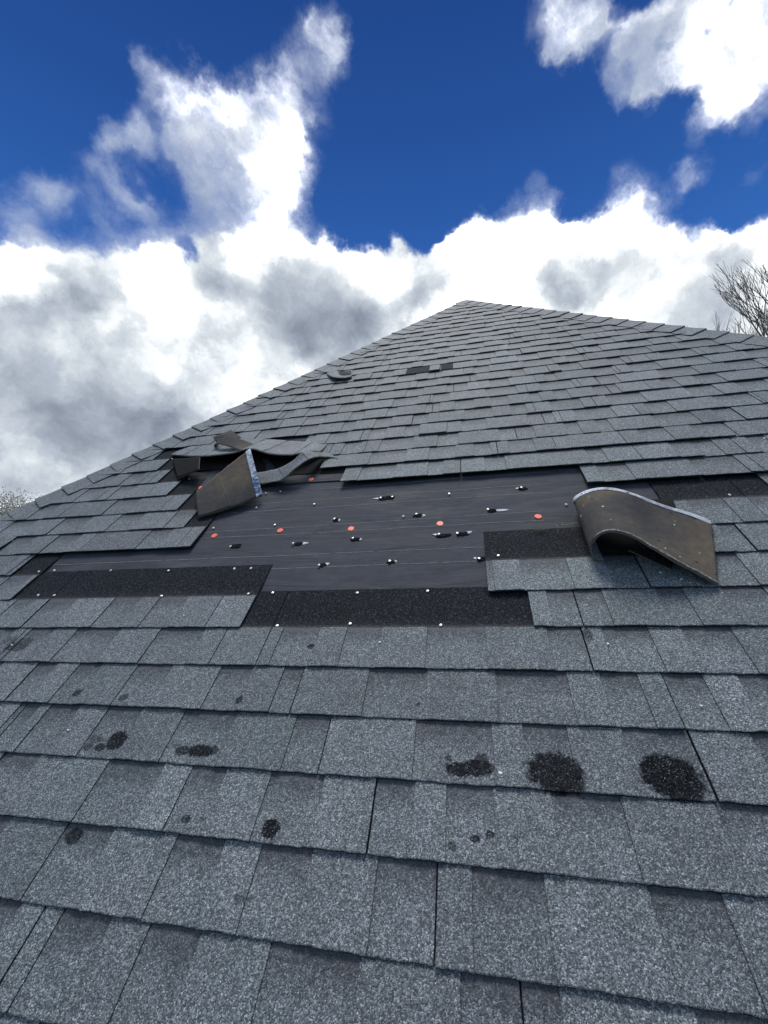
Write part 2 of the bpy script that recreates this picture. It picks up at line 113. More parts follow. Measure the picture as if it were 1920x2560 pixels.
# ---------------------------------------------------------------- world: clear sky with clouds placed by direction
SUN_EL, SUN_AZ = math.radians(80), math.radians(-15)       # azimuth from +Y towards +X
w = bpy.data.worlds.new("World"); scene.world = w; w.use_nodes = True
T = NT(w.node_tree); T.n.clear()
out = T.n.new('ShaderNodeOutputWorld'); bg = T.n.new('ShaderNodeBackground'); T.l.new(bg.outputs[0], out.inputs[0])
sky = T.n.new('ShaderNodeTexSky'); sky.sky_type = 'NISHITA'; sky.sun_disc = False
sky.sun_elevation = SUN_EL; sky.sun_rotation = SUN_AZ; sky.altitude = 300; sky.air_density = 1.0; sky.dust_density = .3; sky.ozone_density = 3.0
tc = T.n.new('ShaderNodeTexCoord'); dr = tc.outputs['Generated']
wn = T.vec('SUBTRACT', T.noise(dr, 3.2, 6, .62, color=True), (.5,.5,.5))
wn2 = T.vec('SUBTRACT', T.noise(dr, 11, 5, .65, color=True), (.5,.5,.5))
dw = T.vec('ADD', dr, T.vec('ADD', T.vec('SCALE', wn, c=.13), T.vec('SCALE', wn2, c=.07)))
dw = T.vec('NORMALIZE', dw)
def blobs(L, d):
    tot = None
    for x, y, z, r, a in L:
        v = T.ramp(T.vec('DOT_PRODUCT', d, (x,y,z)), 1-r*1.9, 1, 0, a)
        tot = v if tot is None else T.math('ADD', tot, v)
    return tot
n = DATA['bank']
bk = T.math('MULTIPLY', T.vec('DOT_PRODUCT', dw, tuple(n)), 22)
bk = T.math('MINIMUM', T.math('MAXIMUM', bk, -.4), 1.6)
fwd = T.vec('DOT_PRODUCT', dr, tuple(DATA['fwd']))
front = T.ramp(fwd, .35, .6)
behind = T.math('MULTIPLY', T.math('SUBTRACT', 1, front), T.math('MULTIPLY_ADD', T.noise(dr, 2.2, 3, .5), 3.0, -.75))
dens = T.math('ADD', T.math('MULTIPLY', T.math('ADD', bk, T.math('MULTIPLY', T.math('MINIMUM', blobs(DATA['cl'], dw), 1.7), .95)), front), behind)
# billows (coarse) and torn fibres (fine, drawn out along the wind)
rot = T.n.new('ShaderNodeMapping'); rot.vector_type = 'TEXTURE'; T.l.new(T.vec('ADD', dr, T.vec('SCALE', wn, c=.10)), rot.inputs[0])
rot.inputs['Rotation'].default_value = (math.radians(20), math.radians(-35), 0); rot.inputs['Scale'].default_value = (1, 1, 2.2)
det = T.noise(T.vec('ADD', dr, T.vec('SCALE', wn2, c=.12)), 7, 9, .60)
fib = T.noise(rot.outputs[0], 11, 8, .62)
bankness = T.ramp(bk, -.1, .8)
dens = T.math('ADD', dens, T.math('MULTIPLY_ADD', det, 1.7, -.85))
dens = T.math('ADD', dens, T.math('MULTIPLY', T.math('SUBTRACT', fib, .5), T.math('MULTIPLY_ADD', bankness, -.9, 1.6)))
mask = T.math('POWER', T.ramp(dens, .0, T.math('MULTIPLY_ADD', bankness, -1.15, 1.95)), 1.1)
wsh = T.vec('NORMALIZE', T.vec('ADD', dr, T.vec('ADD', T.vec('SCALE', wn, c=.16), T.vec('SCALE', wn2, c=.05))))
soft = T.noise(T.vec('ADD', dr, T.vec('SCALE', wn2, c=.10)), 4.2, 8, .56)
shd = T.math('ADD', T.math('MINIMUM', T.math('MULTIPLY', blobs(DATA['sh'], wsh), .75), .95), T.math('MULTIPLY_ADD', soft, 3.6, -1.95))
shd = T.math('ADD', shd, T.math('MULTIPLY_ADD', bankness, -.34, .34))
shd = T.math('MULTIPLY', shd, front)
core = T.ramp(dens, T.math('MULTIPLY_ADD', bankness, -.3, .35), T.math('MULTIPLY_ADD', bankness, -1.2, 1.9))
ccol = T.cramp(T.ramp(shd, -.5, 1.6, 0, 1, False), [(0,(2.6,2.6,2.6)),(.20,(1.2,1.22,1.24)),(.30,(.66,.69,.71)),(.42,(.45,.485,.52)),(.56,(.31,.345,.395)),(.72,(.205,.235,.285)),(.88,(.14,.16,.205)),(1,(.11,.128,.17))])
thin = T.mix(core, c4(.36,.42,.55), ccol)
sel = T.n.new('ShaderNodeSeparateXYZ'); T.l.new(dr, sel.inputs[0])
hz = T.ramp(sel.outputs[2], .45, .92, 0, 1, False)
tint = T.mix(hz, c4(.019,.044,.078), c4(.0036,.0125,.033))
skc = T.mix(1., sky.outputs[0], tint, 'MULTIPLY')
fin = T.mix(mask, skc, thin)
T.l.new(fin, bg.inputs[0]); bg.inputs[1].default_value = 1.0
w.cycles.sampling_method = 'MANUAL'; w.cycles.sample_map_resolution = 1024

# ---------------------------------------------------------------- sun, softened by thin cloud
sd = bpy.data.lights.new('sun', 'SUN'); sd.energy = 1.9; sd.angle = math.radians(24); sd.color = (1,.975,.94)
sun = bpy.data.objects.new('sun', sd); COL.objects.link(sun)
sv = Vector((math.sin(SUN_AZ)*math.cos(SUN_EL), math.cos(SUN_AZ)*math.cos(SUN_EL), math.sin(SUN_EL)))
sun.rotation_euler = sv.to_track_quat('Z','Y').to_euler(); sun.location = (0,0,30)

# ---------------------------------------------------------------- object helpers
def tag(o, label=None, cat=None, group=None, kind=None):
    if label: o['label'] = label
    if cat: o['category'] = cat
    if group: o['group'] = group
    if kind: o['kind'] = kind
    return o
def mesh(name, verts, faces, mats, parent=None, mi=None, attr=None, uv=None, smooth=False):
    me = bpy.data.meshes.new(name)
    me.from_pydata([tuple(map(float,v)) for v in verts], [], faces)
    for mt in (mats if isinstance(mats,(list,tuple)) else [mats]): me.materials.append(mt)
    if mi is not None: me.polygons.foreach_set('material_index', mi)
    if attr is not None:
        a = me.color_attributes.new('sh', 'FLOAT_COLOR', 'POINT')
        a.data.foreach_set('color', np.array(attr, dtype=np.float32).ravel())
    if uv is not None:
        l = me.uv_layers.new(name='uv')
        idx = np.zeros(len(me.loops), dtype=np.int32); me.loops.foreach_get('vertex_index', idx)
        l.data.foreach_set('uv', np.array(uv, dtype=np.float32)[idx].ravel())
    if smooth: me.polygons.foreach_set('use_smooth', [True]*len(me.polygons))
    me.update()
    o = bpy.data.objects.new(name, me); COL.objects.link(o)
    if parent: o.parent = parent
    return o
def roofpose(o):
    o.rotation_euler = (PITCH,0,0); o.location = (0,0,Z0); return o
def at_base(o, p):
    """put a mesh built in roof coordinates at its own base point p (roof coordinates)"""
    p = Vector(p)
    o.data.transform(Matrix.Translation(-p))
    o.rotation_euler = (PITCH,0,0)
    o.location = Vector(RX @ np.array(p)) + Vector((0,0,Z0))
    return o

# ---------------------------------------------------------------- materials
def new_mat(name, rough=.9, spec=.3):
    mt = bpy.data.materials.new(name); mt.use_nodes = True
    T = NT(mt.node_tree); b = T.n['Principled BSDF']
    b.inputs['Roughness'].default_value = rough; b.inputs['Specular IOR Level'].default_value = spec
    return mt, T, b
def bump(T, b, h, strength, dist):
    n = T.n.new('ShaderNodeBump'); n.inputs['Strength'].default_value = strength; n.inputs['Distance'].default_value = dist
    T.l.new(h, n.inputs['Height']); T.l.new(n.outputs[0], b.inputs['Normal'])
def shingle_mat(name, attr=True, stains=True):
    mt, T, b = new_mat(name, .68, .55)
    co = T.n.new('ShaderNodeTexCoord').outputs['Object']
    if attr:
        at = T.n.new('ShaderNodeAttribute'); at.attribute_name = 'sh'
        sp = T.n.new('ShaderNodeSeparateColor'); T.l.new(at.outputs['Color'], sp.inputs[0])
        tone, band, head = sp.outputs; dust = at.outputs['Alpha']
    else:
        tone, band, head, dust = .5, 0., 0., 0.
    jit = T.vec('ADD', co, T.vec('SCALE', T.noise(co, 400, 2, .5, color=True), c=.003))
    v1 = T.voro(jit, 420); v2 = T.voro(jit, 900); 
    s1 = T.n.new('ShaderNodeSeparateColor'); T.l.new(v1.outputs['Color'], s1.inputs[0])
    s2 = T.n.new('ShaderNodeSeparateColor'); T.l.new(v2.outputs['Color'], s2.inputs[0])
    g = T.math('MULTIPLY_ADD', s1.outputs[0], .62, T.math('MULTIPLY', s2.outputs[0], .38))
    gr = T.cramp(g, [(.0,(.13,.14,.15)),(.30,(.33,.35,.39)),(.5,(.72,.76,.81)),(.68,(1.2,1.26,1.31)),(.84,(2.1,2.2,2.22)),(.97,(4.2,4.25,4.1))])
    big = T.noise(co, 7, 4, .6); mid = T.noise(co, 42, 3, .6)
    tn = T.math('MULTIPLY_ADD', tone, .54, T.math('MULTIPLY_ADD', big, .80, T.math('MULTIPLY_ADD', mid, .65, -.84)))
    tn = T.math('ADD', tn, .31)
    base = T.cramp(tn, [(0,(.082,.091,.093)),(.5,(.132,.144,.145)),(1,(.198,.213,.213))])
    # slight warm / cool drift between tabs
    hue = T.noise(T.vec('ADD', co, (3,7,1)), 2.6, 2, .5)
    base = T.mix(T.math('MULTIPLY', T.ramp(hue,.35,.7), .35), base, T.mix(1., base, c4(1.06,1.0,1.01), 'MULTIPLY'))
    base = T.mix(T.math('MULTIPLY', T.ramp(T.noise(T.vec('ADD', co, (9,2,5)), 3.1, 2, .5),.42,.68), .6), base, T.mix(1., base, c4(.90,1.0,.97), 'MULTIPLY'))
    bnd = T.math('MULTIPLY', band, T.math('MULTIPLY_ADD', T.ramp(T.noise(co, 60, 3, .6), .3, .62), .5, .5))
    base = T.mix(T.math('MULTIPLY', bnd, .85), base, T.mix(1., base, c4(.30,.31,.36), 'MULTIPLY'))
    col = T.mix(1., base, gr, 'MULTIPLY')
    # black asphalt-rich head lap
    fl = T.math('MULTIPLY_ADD', T.ramp(T.noise(co, 150, 3, .7), .48, .68), 2.2, .65)
    hc = T.mix(1., T.mix(1., c4(.0155,.0175,.0200), gr, 'MULTIPLY'), fl, 'MULTIPLY')
    hc = T.mix(T.ramp(T.noise(co, 5, 3, .6), .58, .78, 0, .35), hc, c4(.019,.016,.013))
    col = T.mix(head, col, hc)
    col = T.mix(T.math('MULTIPLY', dust, T.math('MULTIPLY_ADD', T.ramp(T.noise(co, 90, 4, .7), .38, .62), .5, .5)), col, c4(.085,.085,.085))
    if stains:
        tot = None; lob = T.noise(co, 70, 3, .6)
        wob = T.vec('SCALE', T.vec('SUBTRACT', T.noise(co, 55, 4, .7, color=True), (.5,.5,.5)), c=.016)
        cw = T.vec('MULTIPLY', T.vec('ADD', co, wob), (1,1,0))
        for (x, y, rx, ry, s) in DATA['stains']:
            d = T.vec('LENGTH', T.vec('MULTIPLY', T.vec('SUBTRACT', cw, (x,y,0)), (.86/abs(rx),.86/abs(ry),0)))
            v = T.ramp(T.math('ADD', d, T.math('MULTIPLY_ADD', lob, .9*min(1,abs(rx)/.035), -.5*min(1,abs(rx)/.035))), 1.2, .85, 0, s)
            tot = v if tot is None else T.math('MAXIMUM', tot, v)
        tot = T.math('MULTIPLY', tot, T.ramp(g, .95, .80, .62, .96))
        col = T.mix(tot, col, T.mix(1., c4(.0115,.0125,.0140), gr, 'MULTIPLY'))
    T.l.new(col, b.inputs['Base Color'])
    if attr:
        sp_ = T.math('MULTIPLY_ADD', head, -.45, .52)
        if stains: sp_ = T.math('MULTIPLY', sp_, T.math('SUBTRACT', 1., T.math('MULTIPLY', tot, .9)))
        T.l.new(sp_, b.inputs['Specular IOR Level'])
    hgt = T.math('MULTIPLY_ADD', v1.outputs['Distance'], -1.0, T.math('MULTIPLY', s1.outputs[1], .35))
    bump(T, b, hgt, .55, .0016)
    return mt
M = {}
M['shingle'] = shingle_mat('granules')
M['shingle_plain'] = shingle_mat('granules_loose', attr=False, stains=False)
def underlay():
    mt, T, b = new_mat('underlayment', .62, .45)
    co = T.n.new('ShaderNodeTexCoord').outputs['Object']
    st = T.vec('MULTIPLY', co, (1,3.2,1))
    a = T.noise(st, 3.5, 5, .6); c = T.noise(co, 22, 5, .65); d = T.noise(co, 320, 2, .5)
    col = T.cramp(T.math('MULTIPLY_ADD', a, .8, T.math('MULTIPLY', c, .2)), [(.36,(.023,.026,.034)),(.5,(.037,.041,.051)),(.66,(.066,.070,.080))])
    col = T.mix(T.ramp(T.noise(T.vec('MULTIPLY',co,(1,7,1)), 9, 5, .7), .60, .72, 0, .3), col, c4(.085,.083,.083))
    col = T.mix(T.ramp(T.voro(co, 95).outputs['Distance'], .055, .03, 0, .35), col, c4(.25,.24,.22))
    T.l.new(col, b.inputs['Base Color'])
    T.l.new(T.ramp(a, .3, .7, .68, .9), b.inputs['Roughness']); b.inputs['Specular IOR Level'].default_value = .3
    wr = T.noise(T.vec('MULTIPLY', co, (.7,3.4,1)), 3.2, 4, .55, .8)
    bump(T, b, T.math('ADD', T.math('MULTIPLY', wr, 1.0), T.math('MULTIPLY', d, .03)), .6, .014)
    return mt
M['under'] = underlay()
def back(flecks=True):
    mt, T, b = new_mat('asphalt_back', .9, .15)
    co = T.n.new('ShaderNodeTexCoord').outputs['Object']
    a = T.noise(co, 4.2, 3, .5); c = T.noise(co, 60, 4, .7)
    col = T.cramp(a, [(.34,(.055,.052,.051)),(.50,(.078,.073,.068)),(.60,(.115,.098,.078)),(.70,(.155,.124,.088))])
    col = T.mix(T.ramp(c,.35,.65,0,.4), col, T.mix(1., col, c4(.55,.55,.58),'MULTIPLY'))
    v = T.voro(co, 42)
    sp = T.math('MULTIPLY', T.ramp(v.outputs['Distance'], .15, .11), T.ramp(T.noise(co,14,2),.50,.56))
    col = T.mix(sp, col, c4(.6,.6,.58)) if flecks else col
    v = T.voro(T.vec('MULTIPLY',T.vec('ADD',co,(.31,.7,.2)),(1,2,1)), 22)
    col = T.mix(T.math('MULTIPLY', T.ramp(v.outputs['Distance'], .13, .09), T.ramp(T.noise(co,9,2),.54,.58)), col, c4(.012,.012,.012))
    T.l.new(col, b.inputs['Base Color'])
    bump(T, b, T.math('ADD', c, T.math('MULTIPLY', T.noise(co, 400, 2), .5)), .35, .003)
    return mt
M['back'] = back(); M['back_plain'] = back(False)
def strip(fade=False):
    mt, T, b = new_mat('sealant', .6, .3)
    co = T.n.new('ShaderNodeTexCoord').outputs['Object']
    a = T.noise(co, 30, 5, .75)
    big = T.noise(co, 7, 2, .5)
    col = T.cramp(T.math('ADD', a, T.math('MULTIPLY_ADD', big, .5, -.25)), [(.36,(.02,.045,.13)),(.44,(.08,.13,.25)),(.50,(.36,.40,.46)),(.66,(.72,.76,.80))])
    if fade:
        xs_ = T.n.new('ShaderNodeSeparateXYZ'); T.l.new(co, xs_.inputs[0])
        wht = T.cramp(a, [(.30,(.16,.17,.18)),(.5,(.44,.46,.48)),(.7,(.72,.74,.75))])
        col = T.mix(T.ramp(T.math('ADD', xs_.outputs[0], T.math('MULTIPLY_ADD', big, .1, -.05)), .05, .12), col, wht)
    T.l.new(col, b.inputs['Base Color']); bump(T, b, a, .5, .002); return mt
M['strip'] = strip(); M['strip_fade'] = strip(True)
def simple(name, col, rough=.6, metal=0., var=.25, scale=60, spec=.4):
    mt, T, b = new_mat(name, rough, spec)
    co = T.n.new('ShaderNodeTexCoord').outputs['Object']
    nz = T.noise(co, scale, 4, .6)
    k = tuple(x*(1-var) for x in col); l = tuple(min(1,x*(1+var)) for x in col)
    T.l.new(T.cramp(nz, [(.3,k),(.7,l)]), b.inputs['Base Color'])
    b.inputs['Metallic'].default_value = metal
    bump(T, b, nz, .25, .003)
    return mt
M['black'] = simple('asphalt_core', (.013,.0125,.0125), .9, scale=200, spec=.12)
M['scar'] = simple('weathered_asphalt', (.028,.031,.037), .9, scale=90, spec=.15)
M['worn'] = simple('worn_sealant_line', (.20,.19,.18), .9, 0, .75, 140, spec=.1)
M['edge'] = simple('shingle_cut_edge', (.15,.125,.10), .9, scale=200)
M['nail'] = simple('galvanised_steel', (.80,.80,.76), .35, .25, .12, 300)
M['red'] = simple('orange_red_plastic', (.95,.15,.085), .45, 0, .1, 300)
M['pale'] = simple('pale_chip', (.80,.78,.70), .8, 0, .15, 200)
M['line'] = simple('printed_line', (.20,.20,.20), .8, 0, .5, 120)
M['tear'] = simple('torn_felt', (.55,.56,.58), .9, 0, .35, 150)
M['wood'] = simple('dry_twig', (.33,.27,.18), .9, 0, .3, 200)
M['moss'] = simple('yellow_green_moss', (.32,.34,.08), .9, 0, .3, 200)
M['bark'] = simple('grey_brown_bark', (.24,.21,.195), .95, 0, .3, 12)
M['twigs'] = simple('reddish_brown_twigs', (.20,.17,.165), .95, 0, .3, 3)
M['bud'] = simple('young_leaves', (.36,.36,.32), .9, 0, .35, 2)
M['wall'] = simple('pale_siding', (.55,.53,.48), .7, 0, .06, 4)
M['grass'] = simple('lawn', (.06,.10,.03), .95, 0, .4, 1.5)

# ---------------------------------------------------------------- ground
me_v = [(-600,-600,0),(600,-600,0),(600,900,0),(-600,900,0)]
tag(mesh('ground', me_v, [(0,1,2,3)], M['grass']), kind='structure', label='grass lawn far below the roof')

# ---------------------------------------------------------------- the house and its hip roof
APEX = np.array([.232, 5.368]); SL, SR = .693, .739
V_EAVE = -1.3
def uL(v): return APEX[0]-(APEX[1]-v)*SL
def uR(v): return APEX[0]+(APEX[1]-v)*SR
def world(p): return RX @ np.array(p, float) + np.array([0,0,Z0])
def toroof(p): return RX.T @ (np.array(p, float)-np.array([0,0,Z0]))
A = world((*APEX, 0))
FL = world((uL(V_EAVE), V_EAVE, 0)); FR = world((uR(V_EAVE), V_EAVE, 0))
BL = FL.copy(); BL[1] = 2*A[1]-FL[1]; BR = FR.copy(); BR[1] = 2*A[1]-FR[1]
house = bpy.data.objects.new('house', None); COL.objects.link(house)
cx, cy = (FL[0]+FR[0])/2, (FL[1]+BL[1])/2
house.location = (cx, cy, 0)
tag(house, 'house under a grey asphalt shingle hip roof with storm damage', 'house')
def child(o, par):
    o.parent = par; o.matrix_parent_inverse = Matrix.Identity(4); return o
# walls with a soffit, inset from the eaves
def box(x0,x1,y0,y1,z0,z1):
    v = [(x,y,z) for z in (z0,z1) for y in (y0,y1) for x in (x0,x1)]
    return v, [(0,2,3,1),(4,5,7,6),(0,1,5,4),(2,6,7,3),(0,4,6,2),(1,3,7,5)]
ez = FL[2]
wv, wf = box(FL[0]+.4-cx, FR[0]-.4-cx, FL[1]+.4-cy, BL[1]-.4-cy, .002, ez-.18)
mesh('wall', wv, wf, M['wall'], house)
# roof body: soffit, fascia and four slopes (the roof is the parent of every layer laid on it)
rv = [FL,FR,BR,BL,A] + [p-np.array([0,0,.18]) for p in (FL,FR,BR,BL)]
off = np.array([cx,cy,0]); drop = np.array([0,0,.02])
roof = mesh('roof', [p-off-drop for p in rv], [(0,1,4),(1,2,4),(2,3,4),(3,0,4),(5,8,7,6),(0,5,6,1),(1,6,7,2),(2,7,8,3),(3,8,5,0)], M['black'], house)
tag(roof, 'grey hip roof slope with missing and blown back shingles')
# a frame with roof-plane axes: every layer is built in (u,v,w) and re-expressed in the roof's axes
def onroof(o, par=None):
    o.parent = par or roof
    o.location = (-cx, -cy, Z0); o.rotation_euler = (PITCH,0,0)
    if par is not None and par is not roof:
        o.location = (0,0,0); o.rotation_euler = (0,0,0)
    return o

# ---- underlayment: one sheet clipped to the slope, lightly wrinkled
def vnoise(x, y, seed=0):
    xi, yi = math.floor(x), math.floor(y); fx, fy = x-xi, y-yi
    fx = fx*fx*(3-2*fx); fy = fy*fy*(3-2*fy)
    def h(a,b):
        q = math.sin(a*127.1+b*311.7+seed*74.7)*43758.5453; return q-math.floor(q)
    return (h(xi,yi)*(1-fx)+h(xi+1,yi)*fx)*(1-fy)+(h(xi,yi+1)*(1-fx)+h(xi+1,yi+1)*fx)*fy
vs, fs = [], []
nu, nv = 180, 150
for j in range(nv+1):
    v = .75 + (2.75-.75)*j/nv
    for i in range(nu+1):
        u = -2.3 + 4.2*i/nu
        u2 = min(max(u, uL(v)), uR(v))
        wz = .0045*(vnoise(u*2.2+v, v*7, 1)-.5) + .002*(vnoise(u*9, v*22, 2)-.5)
        vs.append((u2, v, wz))
for j in range(nv):
    for i in range(nu):
        a = j*(nu+1)+i; fs.append((a,a+1,a+nu+2,a+nu+1))
ul = onroof(mesh('underlayment', vs, fs, M['under'], smooth=True)); tag(ul, 'dark grey roofing underlayment laid bare by missing shingles')
# printed lines of the felt, thin broken strips a millimetre proud; and the lap of the next sheet
vs, fs = [], []
lr = random.Random(5)
for (x0,y0,x1,y1) in DATA['lines']:
    u = x0; vs, fs = [], []
    while u < x1:
        L_ = lr.uniform(.05,.22); g = lr.choice([0,0,.004,.02])
        n_ = max(2,int(L_/.03))
        b0 = len(vs)
        for i in range(n_+1):
            uu = min(u+L_*i/n_, x1); t = (uu-x0)/(x1-x0); v = y0+(y1-y0)*t + .003*(vnoise(uu*6, y0*9, 3)-.5)
            hw = .0007+.0005*vnoise(uu*40, y0*5, 4)
            z = .0045*(vnoise(uu*2.2+v, v*7, 1)-.5)+.002*(vnoise(uu*9, v*22, 2)-.5)+.0010
            vs += [(uu,v-hw,z),(uu,v+hw,z)]
        for i in range(n_): fs.append((b0+2*i,b0+2*i+2,b0+2*i+3,b0+2*i+1))
        u += L_+g
    onroof(mesh('printed_line', vs, fs, M['line']), ul)['group'] = 'pale lines printed across the underlayment'
vs, fs = [], []
for i in range(81):
    u = -1.25+1.55*i/80; v = 1.768+.010*(vnoise(u*3,1,8)-.5)+.004*u
    vs += [(u,v,.0005),(u,v,.0050),(u,v+.02,.0055),(u,2.55,.0048)]
for i in range(80):
    for k in range(3): a = i*4+k; fs.append((a,a+4,a+5,a+1))
lap = onroof(mesh('underlayment_lap', vs, fs, M['under'], smooth=False), ul)

# black sheets added so the deep shade under the lifted shingles is in the colour
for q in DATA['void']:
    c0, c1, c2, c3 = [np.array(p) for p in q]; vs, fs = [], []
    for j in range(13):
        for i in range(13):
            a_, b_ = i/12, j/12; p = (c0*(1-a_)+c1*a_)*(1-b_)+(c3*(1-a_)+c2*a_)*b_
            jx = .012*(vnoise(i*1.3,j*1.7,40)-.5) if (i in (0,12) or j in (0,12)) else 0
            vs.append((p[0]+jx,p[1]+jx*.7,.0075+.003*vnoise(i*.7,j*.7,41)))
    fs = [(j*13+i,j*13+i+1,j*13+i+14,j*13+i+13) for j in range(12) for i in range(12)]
    tag(onroof(mesh('void_shade_sheet', vs, fs, M['black'])), 'black sheet added as the deep shade under the lifted shingles')
# ---- shingle courses
TH, TT = .0036, .0030
SLOPE = (TH+TT)/E; H0 = H*SLOPE+TH
def hgt(x): return H0-SLOPE*x
XS = [0,.0025,.03,.07,.10,.122,E,E+.004,E+.016,E+.05,.26,H]
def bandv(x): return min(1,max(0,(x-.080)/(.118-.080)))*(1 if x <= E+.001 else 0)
SV, SF, SA = [], [], []
def strip_box(k, ua, ub, x1, lift, tone, isgap_tone, thick, xs, du, zoff=0., headdark=True, band=False, rnd=None, skewL=0., sag=0.):
    """one slab of a course: top, butt edge, underside and both ends"""
    ncol = max(1, int(math.ceil((ub-ua)/du)))
    cols = []; ulist = [ua+(ub-ua)*i/ncol for i in range(ncol+1)]; ew = .0016
    ulist = [ulist[0], ulist[0]+ew]+ulist[1:-1]+[ulist[-1]-ew, ulist[-1]]; ncol += 2
    for i in range(ncol+1):
        u0 = ulist[i]; edge = .62 if i in (0,ncol) else 0.
        jv = .0022*(vnoise(u0*34, k*3.7, 5)-.5)+.0030*(vnoise(u0*1.1, k*1.3, 6)-.5) if rnd is None else rnd
        jr = .0026*(vnoise(u0*110, k*9.1, 15)-.5) if k < 16 else 0
        wv_ = .0022*(vnoise(u0*2.3, k*1.9, 7)) + lift
        top, bot = [], []
        for x in xs:
            v = k*E + x + (jv+jr if x < .01 else jv)
            uu = u0
            if i in (0, ncol): uu += .0010*(vnoise(x*160, u0*31+k, 9)-.5)
            uu = min(max(uu, uL(v)), uR(v))
            fall = max(0, 1-x/.2)
            z = hgt(x)+zoff+wv_*fall-(.0008 if x == 0 else 0)
            hd = 1. if (x > E+.002 and headdark) else 0.
            ds = max(0, 1-abs(x-(E+.004))/.014) if headdark else 0.
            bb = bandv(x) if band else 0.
            top.append((uu,v,z,(tone,bb,max(hd,.6 if x==0 else 0, edge),ds))); bot.append((uu,v,z-thick,(.2,0,1,0)))  # butt edge and underside coloured dark: contact shadow line and crud painted in
        cols.append((top,bot))
    nx = len(xs); b0 = len(SV)
    for top,bot in cols:
        for p in top+bot: SV.append(p[:3]); SA.append(p[3])
    S = 2*nx
    for i in range(ncol):
        a = b0+i*S
        for j in range(nx-1):
            SF.append((a+j, a+S+j, a+S+j+1, a+j+1))
            SF.append((a+nx+j, a+nx+j+1, a+S+nx+j+1, a+S+nx+j))
        SF.append((a, a+nx, a+S+nx, a+S))
        SF.append((a+nx-1, a+S+nx-1, a+S+2*nx-1, a+2*nx-1))
    for a, fl in ((b0,0),(b0+ncol*S,1)):
        for j in range(nx-1):
            q = (a+j, a+j+1, a+nx+j+1, a+nx+j)
            SF.append(q if not fl else q[::-1])
NROW = int((APEX[1]-V_EAVE)/E)
K0 = int(math.floor(V_EAVE/E))+1
def build_row(k):
    rr = random.Random(1000+k)
    v = k*E; lo, hi = uL(v)-.0, uR(v)+.0
    if hi-lo < .05: return
    du = .012 if k <= 8 else (.03 if k < 16 else .07)
    pres = [(lo,hi)]
    if k in DATA['holes']:
        a, b = DATA['holes'][k]; pres = [(lo,a),(b,hi)]
    gaps = [tuple(g) for g in DATA['gaps'].get(k, [])]
    jts = list(DATA['joints'].get(k, []))
    thin = list(DATA['thin'].get(k, []))
    # extend the pattern beyond what was measured
    if gaps: g0, g1 = min(g[0] for g in gaps), max(g[1] for g in gaps)
    else: g0 = g1 = lo+rr.uniform(0,.2)
    u = g1
    while u < hi:
        u += rr.uniform(.07,.24); wd = rr.uniform(.05,.19); gaps.append((u,u+wd)); u += wd
        if rr.random() < .3: thin.append(u-wd-rr.uniform(.04,.1) if rr.random()<.5 else u)
    u = g0
    while u > lo:
        u -= rr.uniform(.07,.24); wd = rr.uniform(.05,.19); gaps.append((u-wd,u)); u -= wd
    j = (max(jts) if jts else lo+rr.uniform(0,.98))
    jts = jts or [j]
    while j < hi: j += .985; jts.append(j)
    j = min(jts)
    while j > lo: j -= .985; jts.append(j)
    if k == 22: gaps = [g for g in gaps if g[1] < DATA['miss22'][0][0]-.02 or g[0] > DATA['miss22'][1][1]+.02]
    gaps.sort(); jts = sorted(set(jts))
    for (pa, pb) in pres:
        cuts = [pa]+[j for j in jts if pa+.04 < j < pb-.04]+[pb]
        for sa, sb in zip(cuts, cuts[1:]):
            lift = rr.choice([0,0,0,.0006,.0015])
            if k in (12,13) and sa > -.7 and sa < .4: lift = .007
            if k == 11 and sa > .2: lift = .004
            st = rr.uniform(.3,.7)
            sa2, sb2 = sa+.0015, sb-.0015
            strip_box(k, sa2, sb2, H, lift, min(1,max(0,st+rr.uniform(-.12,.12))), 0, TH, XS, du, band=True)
            # overlay tabs = everything between the gaps
            gg = [g for g in gaps if g[1] > sa2 and g[0] < sb2]
            if k == 22: gg += [tuple(q) for q in DATA['miss22'] if q[1] > sa2 and q[0] < sb2]; gg.sort()
            u = sa2; spans = []
            for g in gg:
                if g[0]-u > .012: spans.append((u, g[0]))
                u = max(u, g[1])
            if sb2-u > .012: spans.append((u, sb2))
            for (ta, tb) in spans:
                cc = [ta]+sorted(t for t in thin if ta+.015 < t < tb-.015)+[tb]
                for qa, qb in zip(cc, cc[1:]):
                    tl = lift+rr.choice([0,0,0,.0008])
                    if k == 9 and qa < DATA['rowtab'] < qb: tl += .014
                    if k > 14 and rr.random() < .03: tl += .005
                    strip_box(k, qa+(.0012 if qa>ta else 0), qb-(.0012 if qb<tb else 0), H, tl, min(1,max(0,st+rr.uniform(-.3,.3))), 0, TT,
                              [0,.0025,.03,.07,.10,.122,E,E+.0022], du, zoff=TT-.00015, headdark=False)
for k in range(K0, NROW): build_row(k)
sf = onroof(mesh('shingle_field', SV, SF, M['shingle'], attr=SA)); tag(sf, 'weathered grey laminated shingles with granule loss stains')
# two tabs torn off near the top: bare black rectangles a hair above the base layer
for (a,b) in DATA['miss22']:
    k = 22; vs = []
    for j in range(5):
        for i in range(5):
            x = .004+(E-.006)*j/4; u = a+(b-a)*i/4
            vs.append((u, k*E+x, hgt(x)+.0022+.0022*(vnoise(u*2.3,k*1.9,7))*max(0,1-x/.2)+.0012))
    fs = [(j*5+i,j*5+i+1,j*5+i+6,j*5+i+5) for j in range(4) for i in range(4)]
    o = onroof(mesh('torn_tab_scar', vs, fs, M['scar'])); tag(o, 'black scar where a shingle tab tore off')

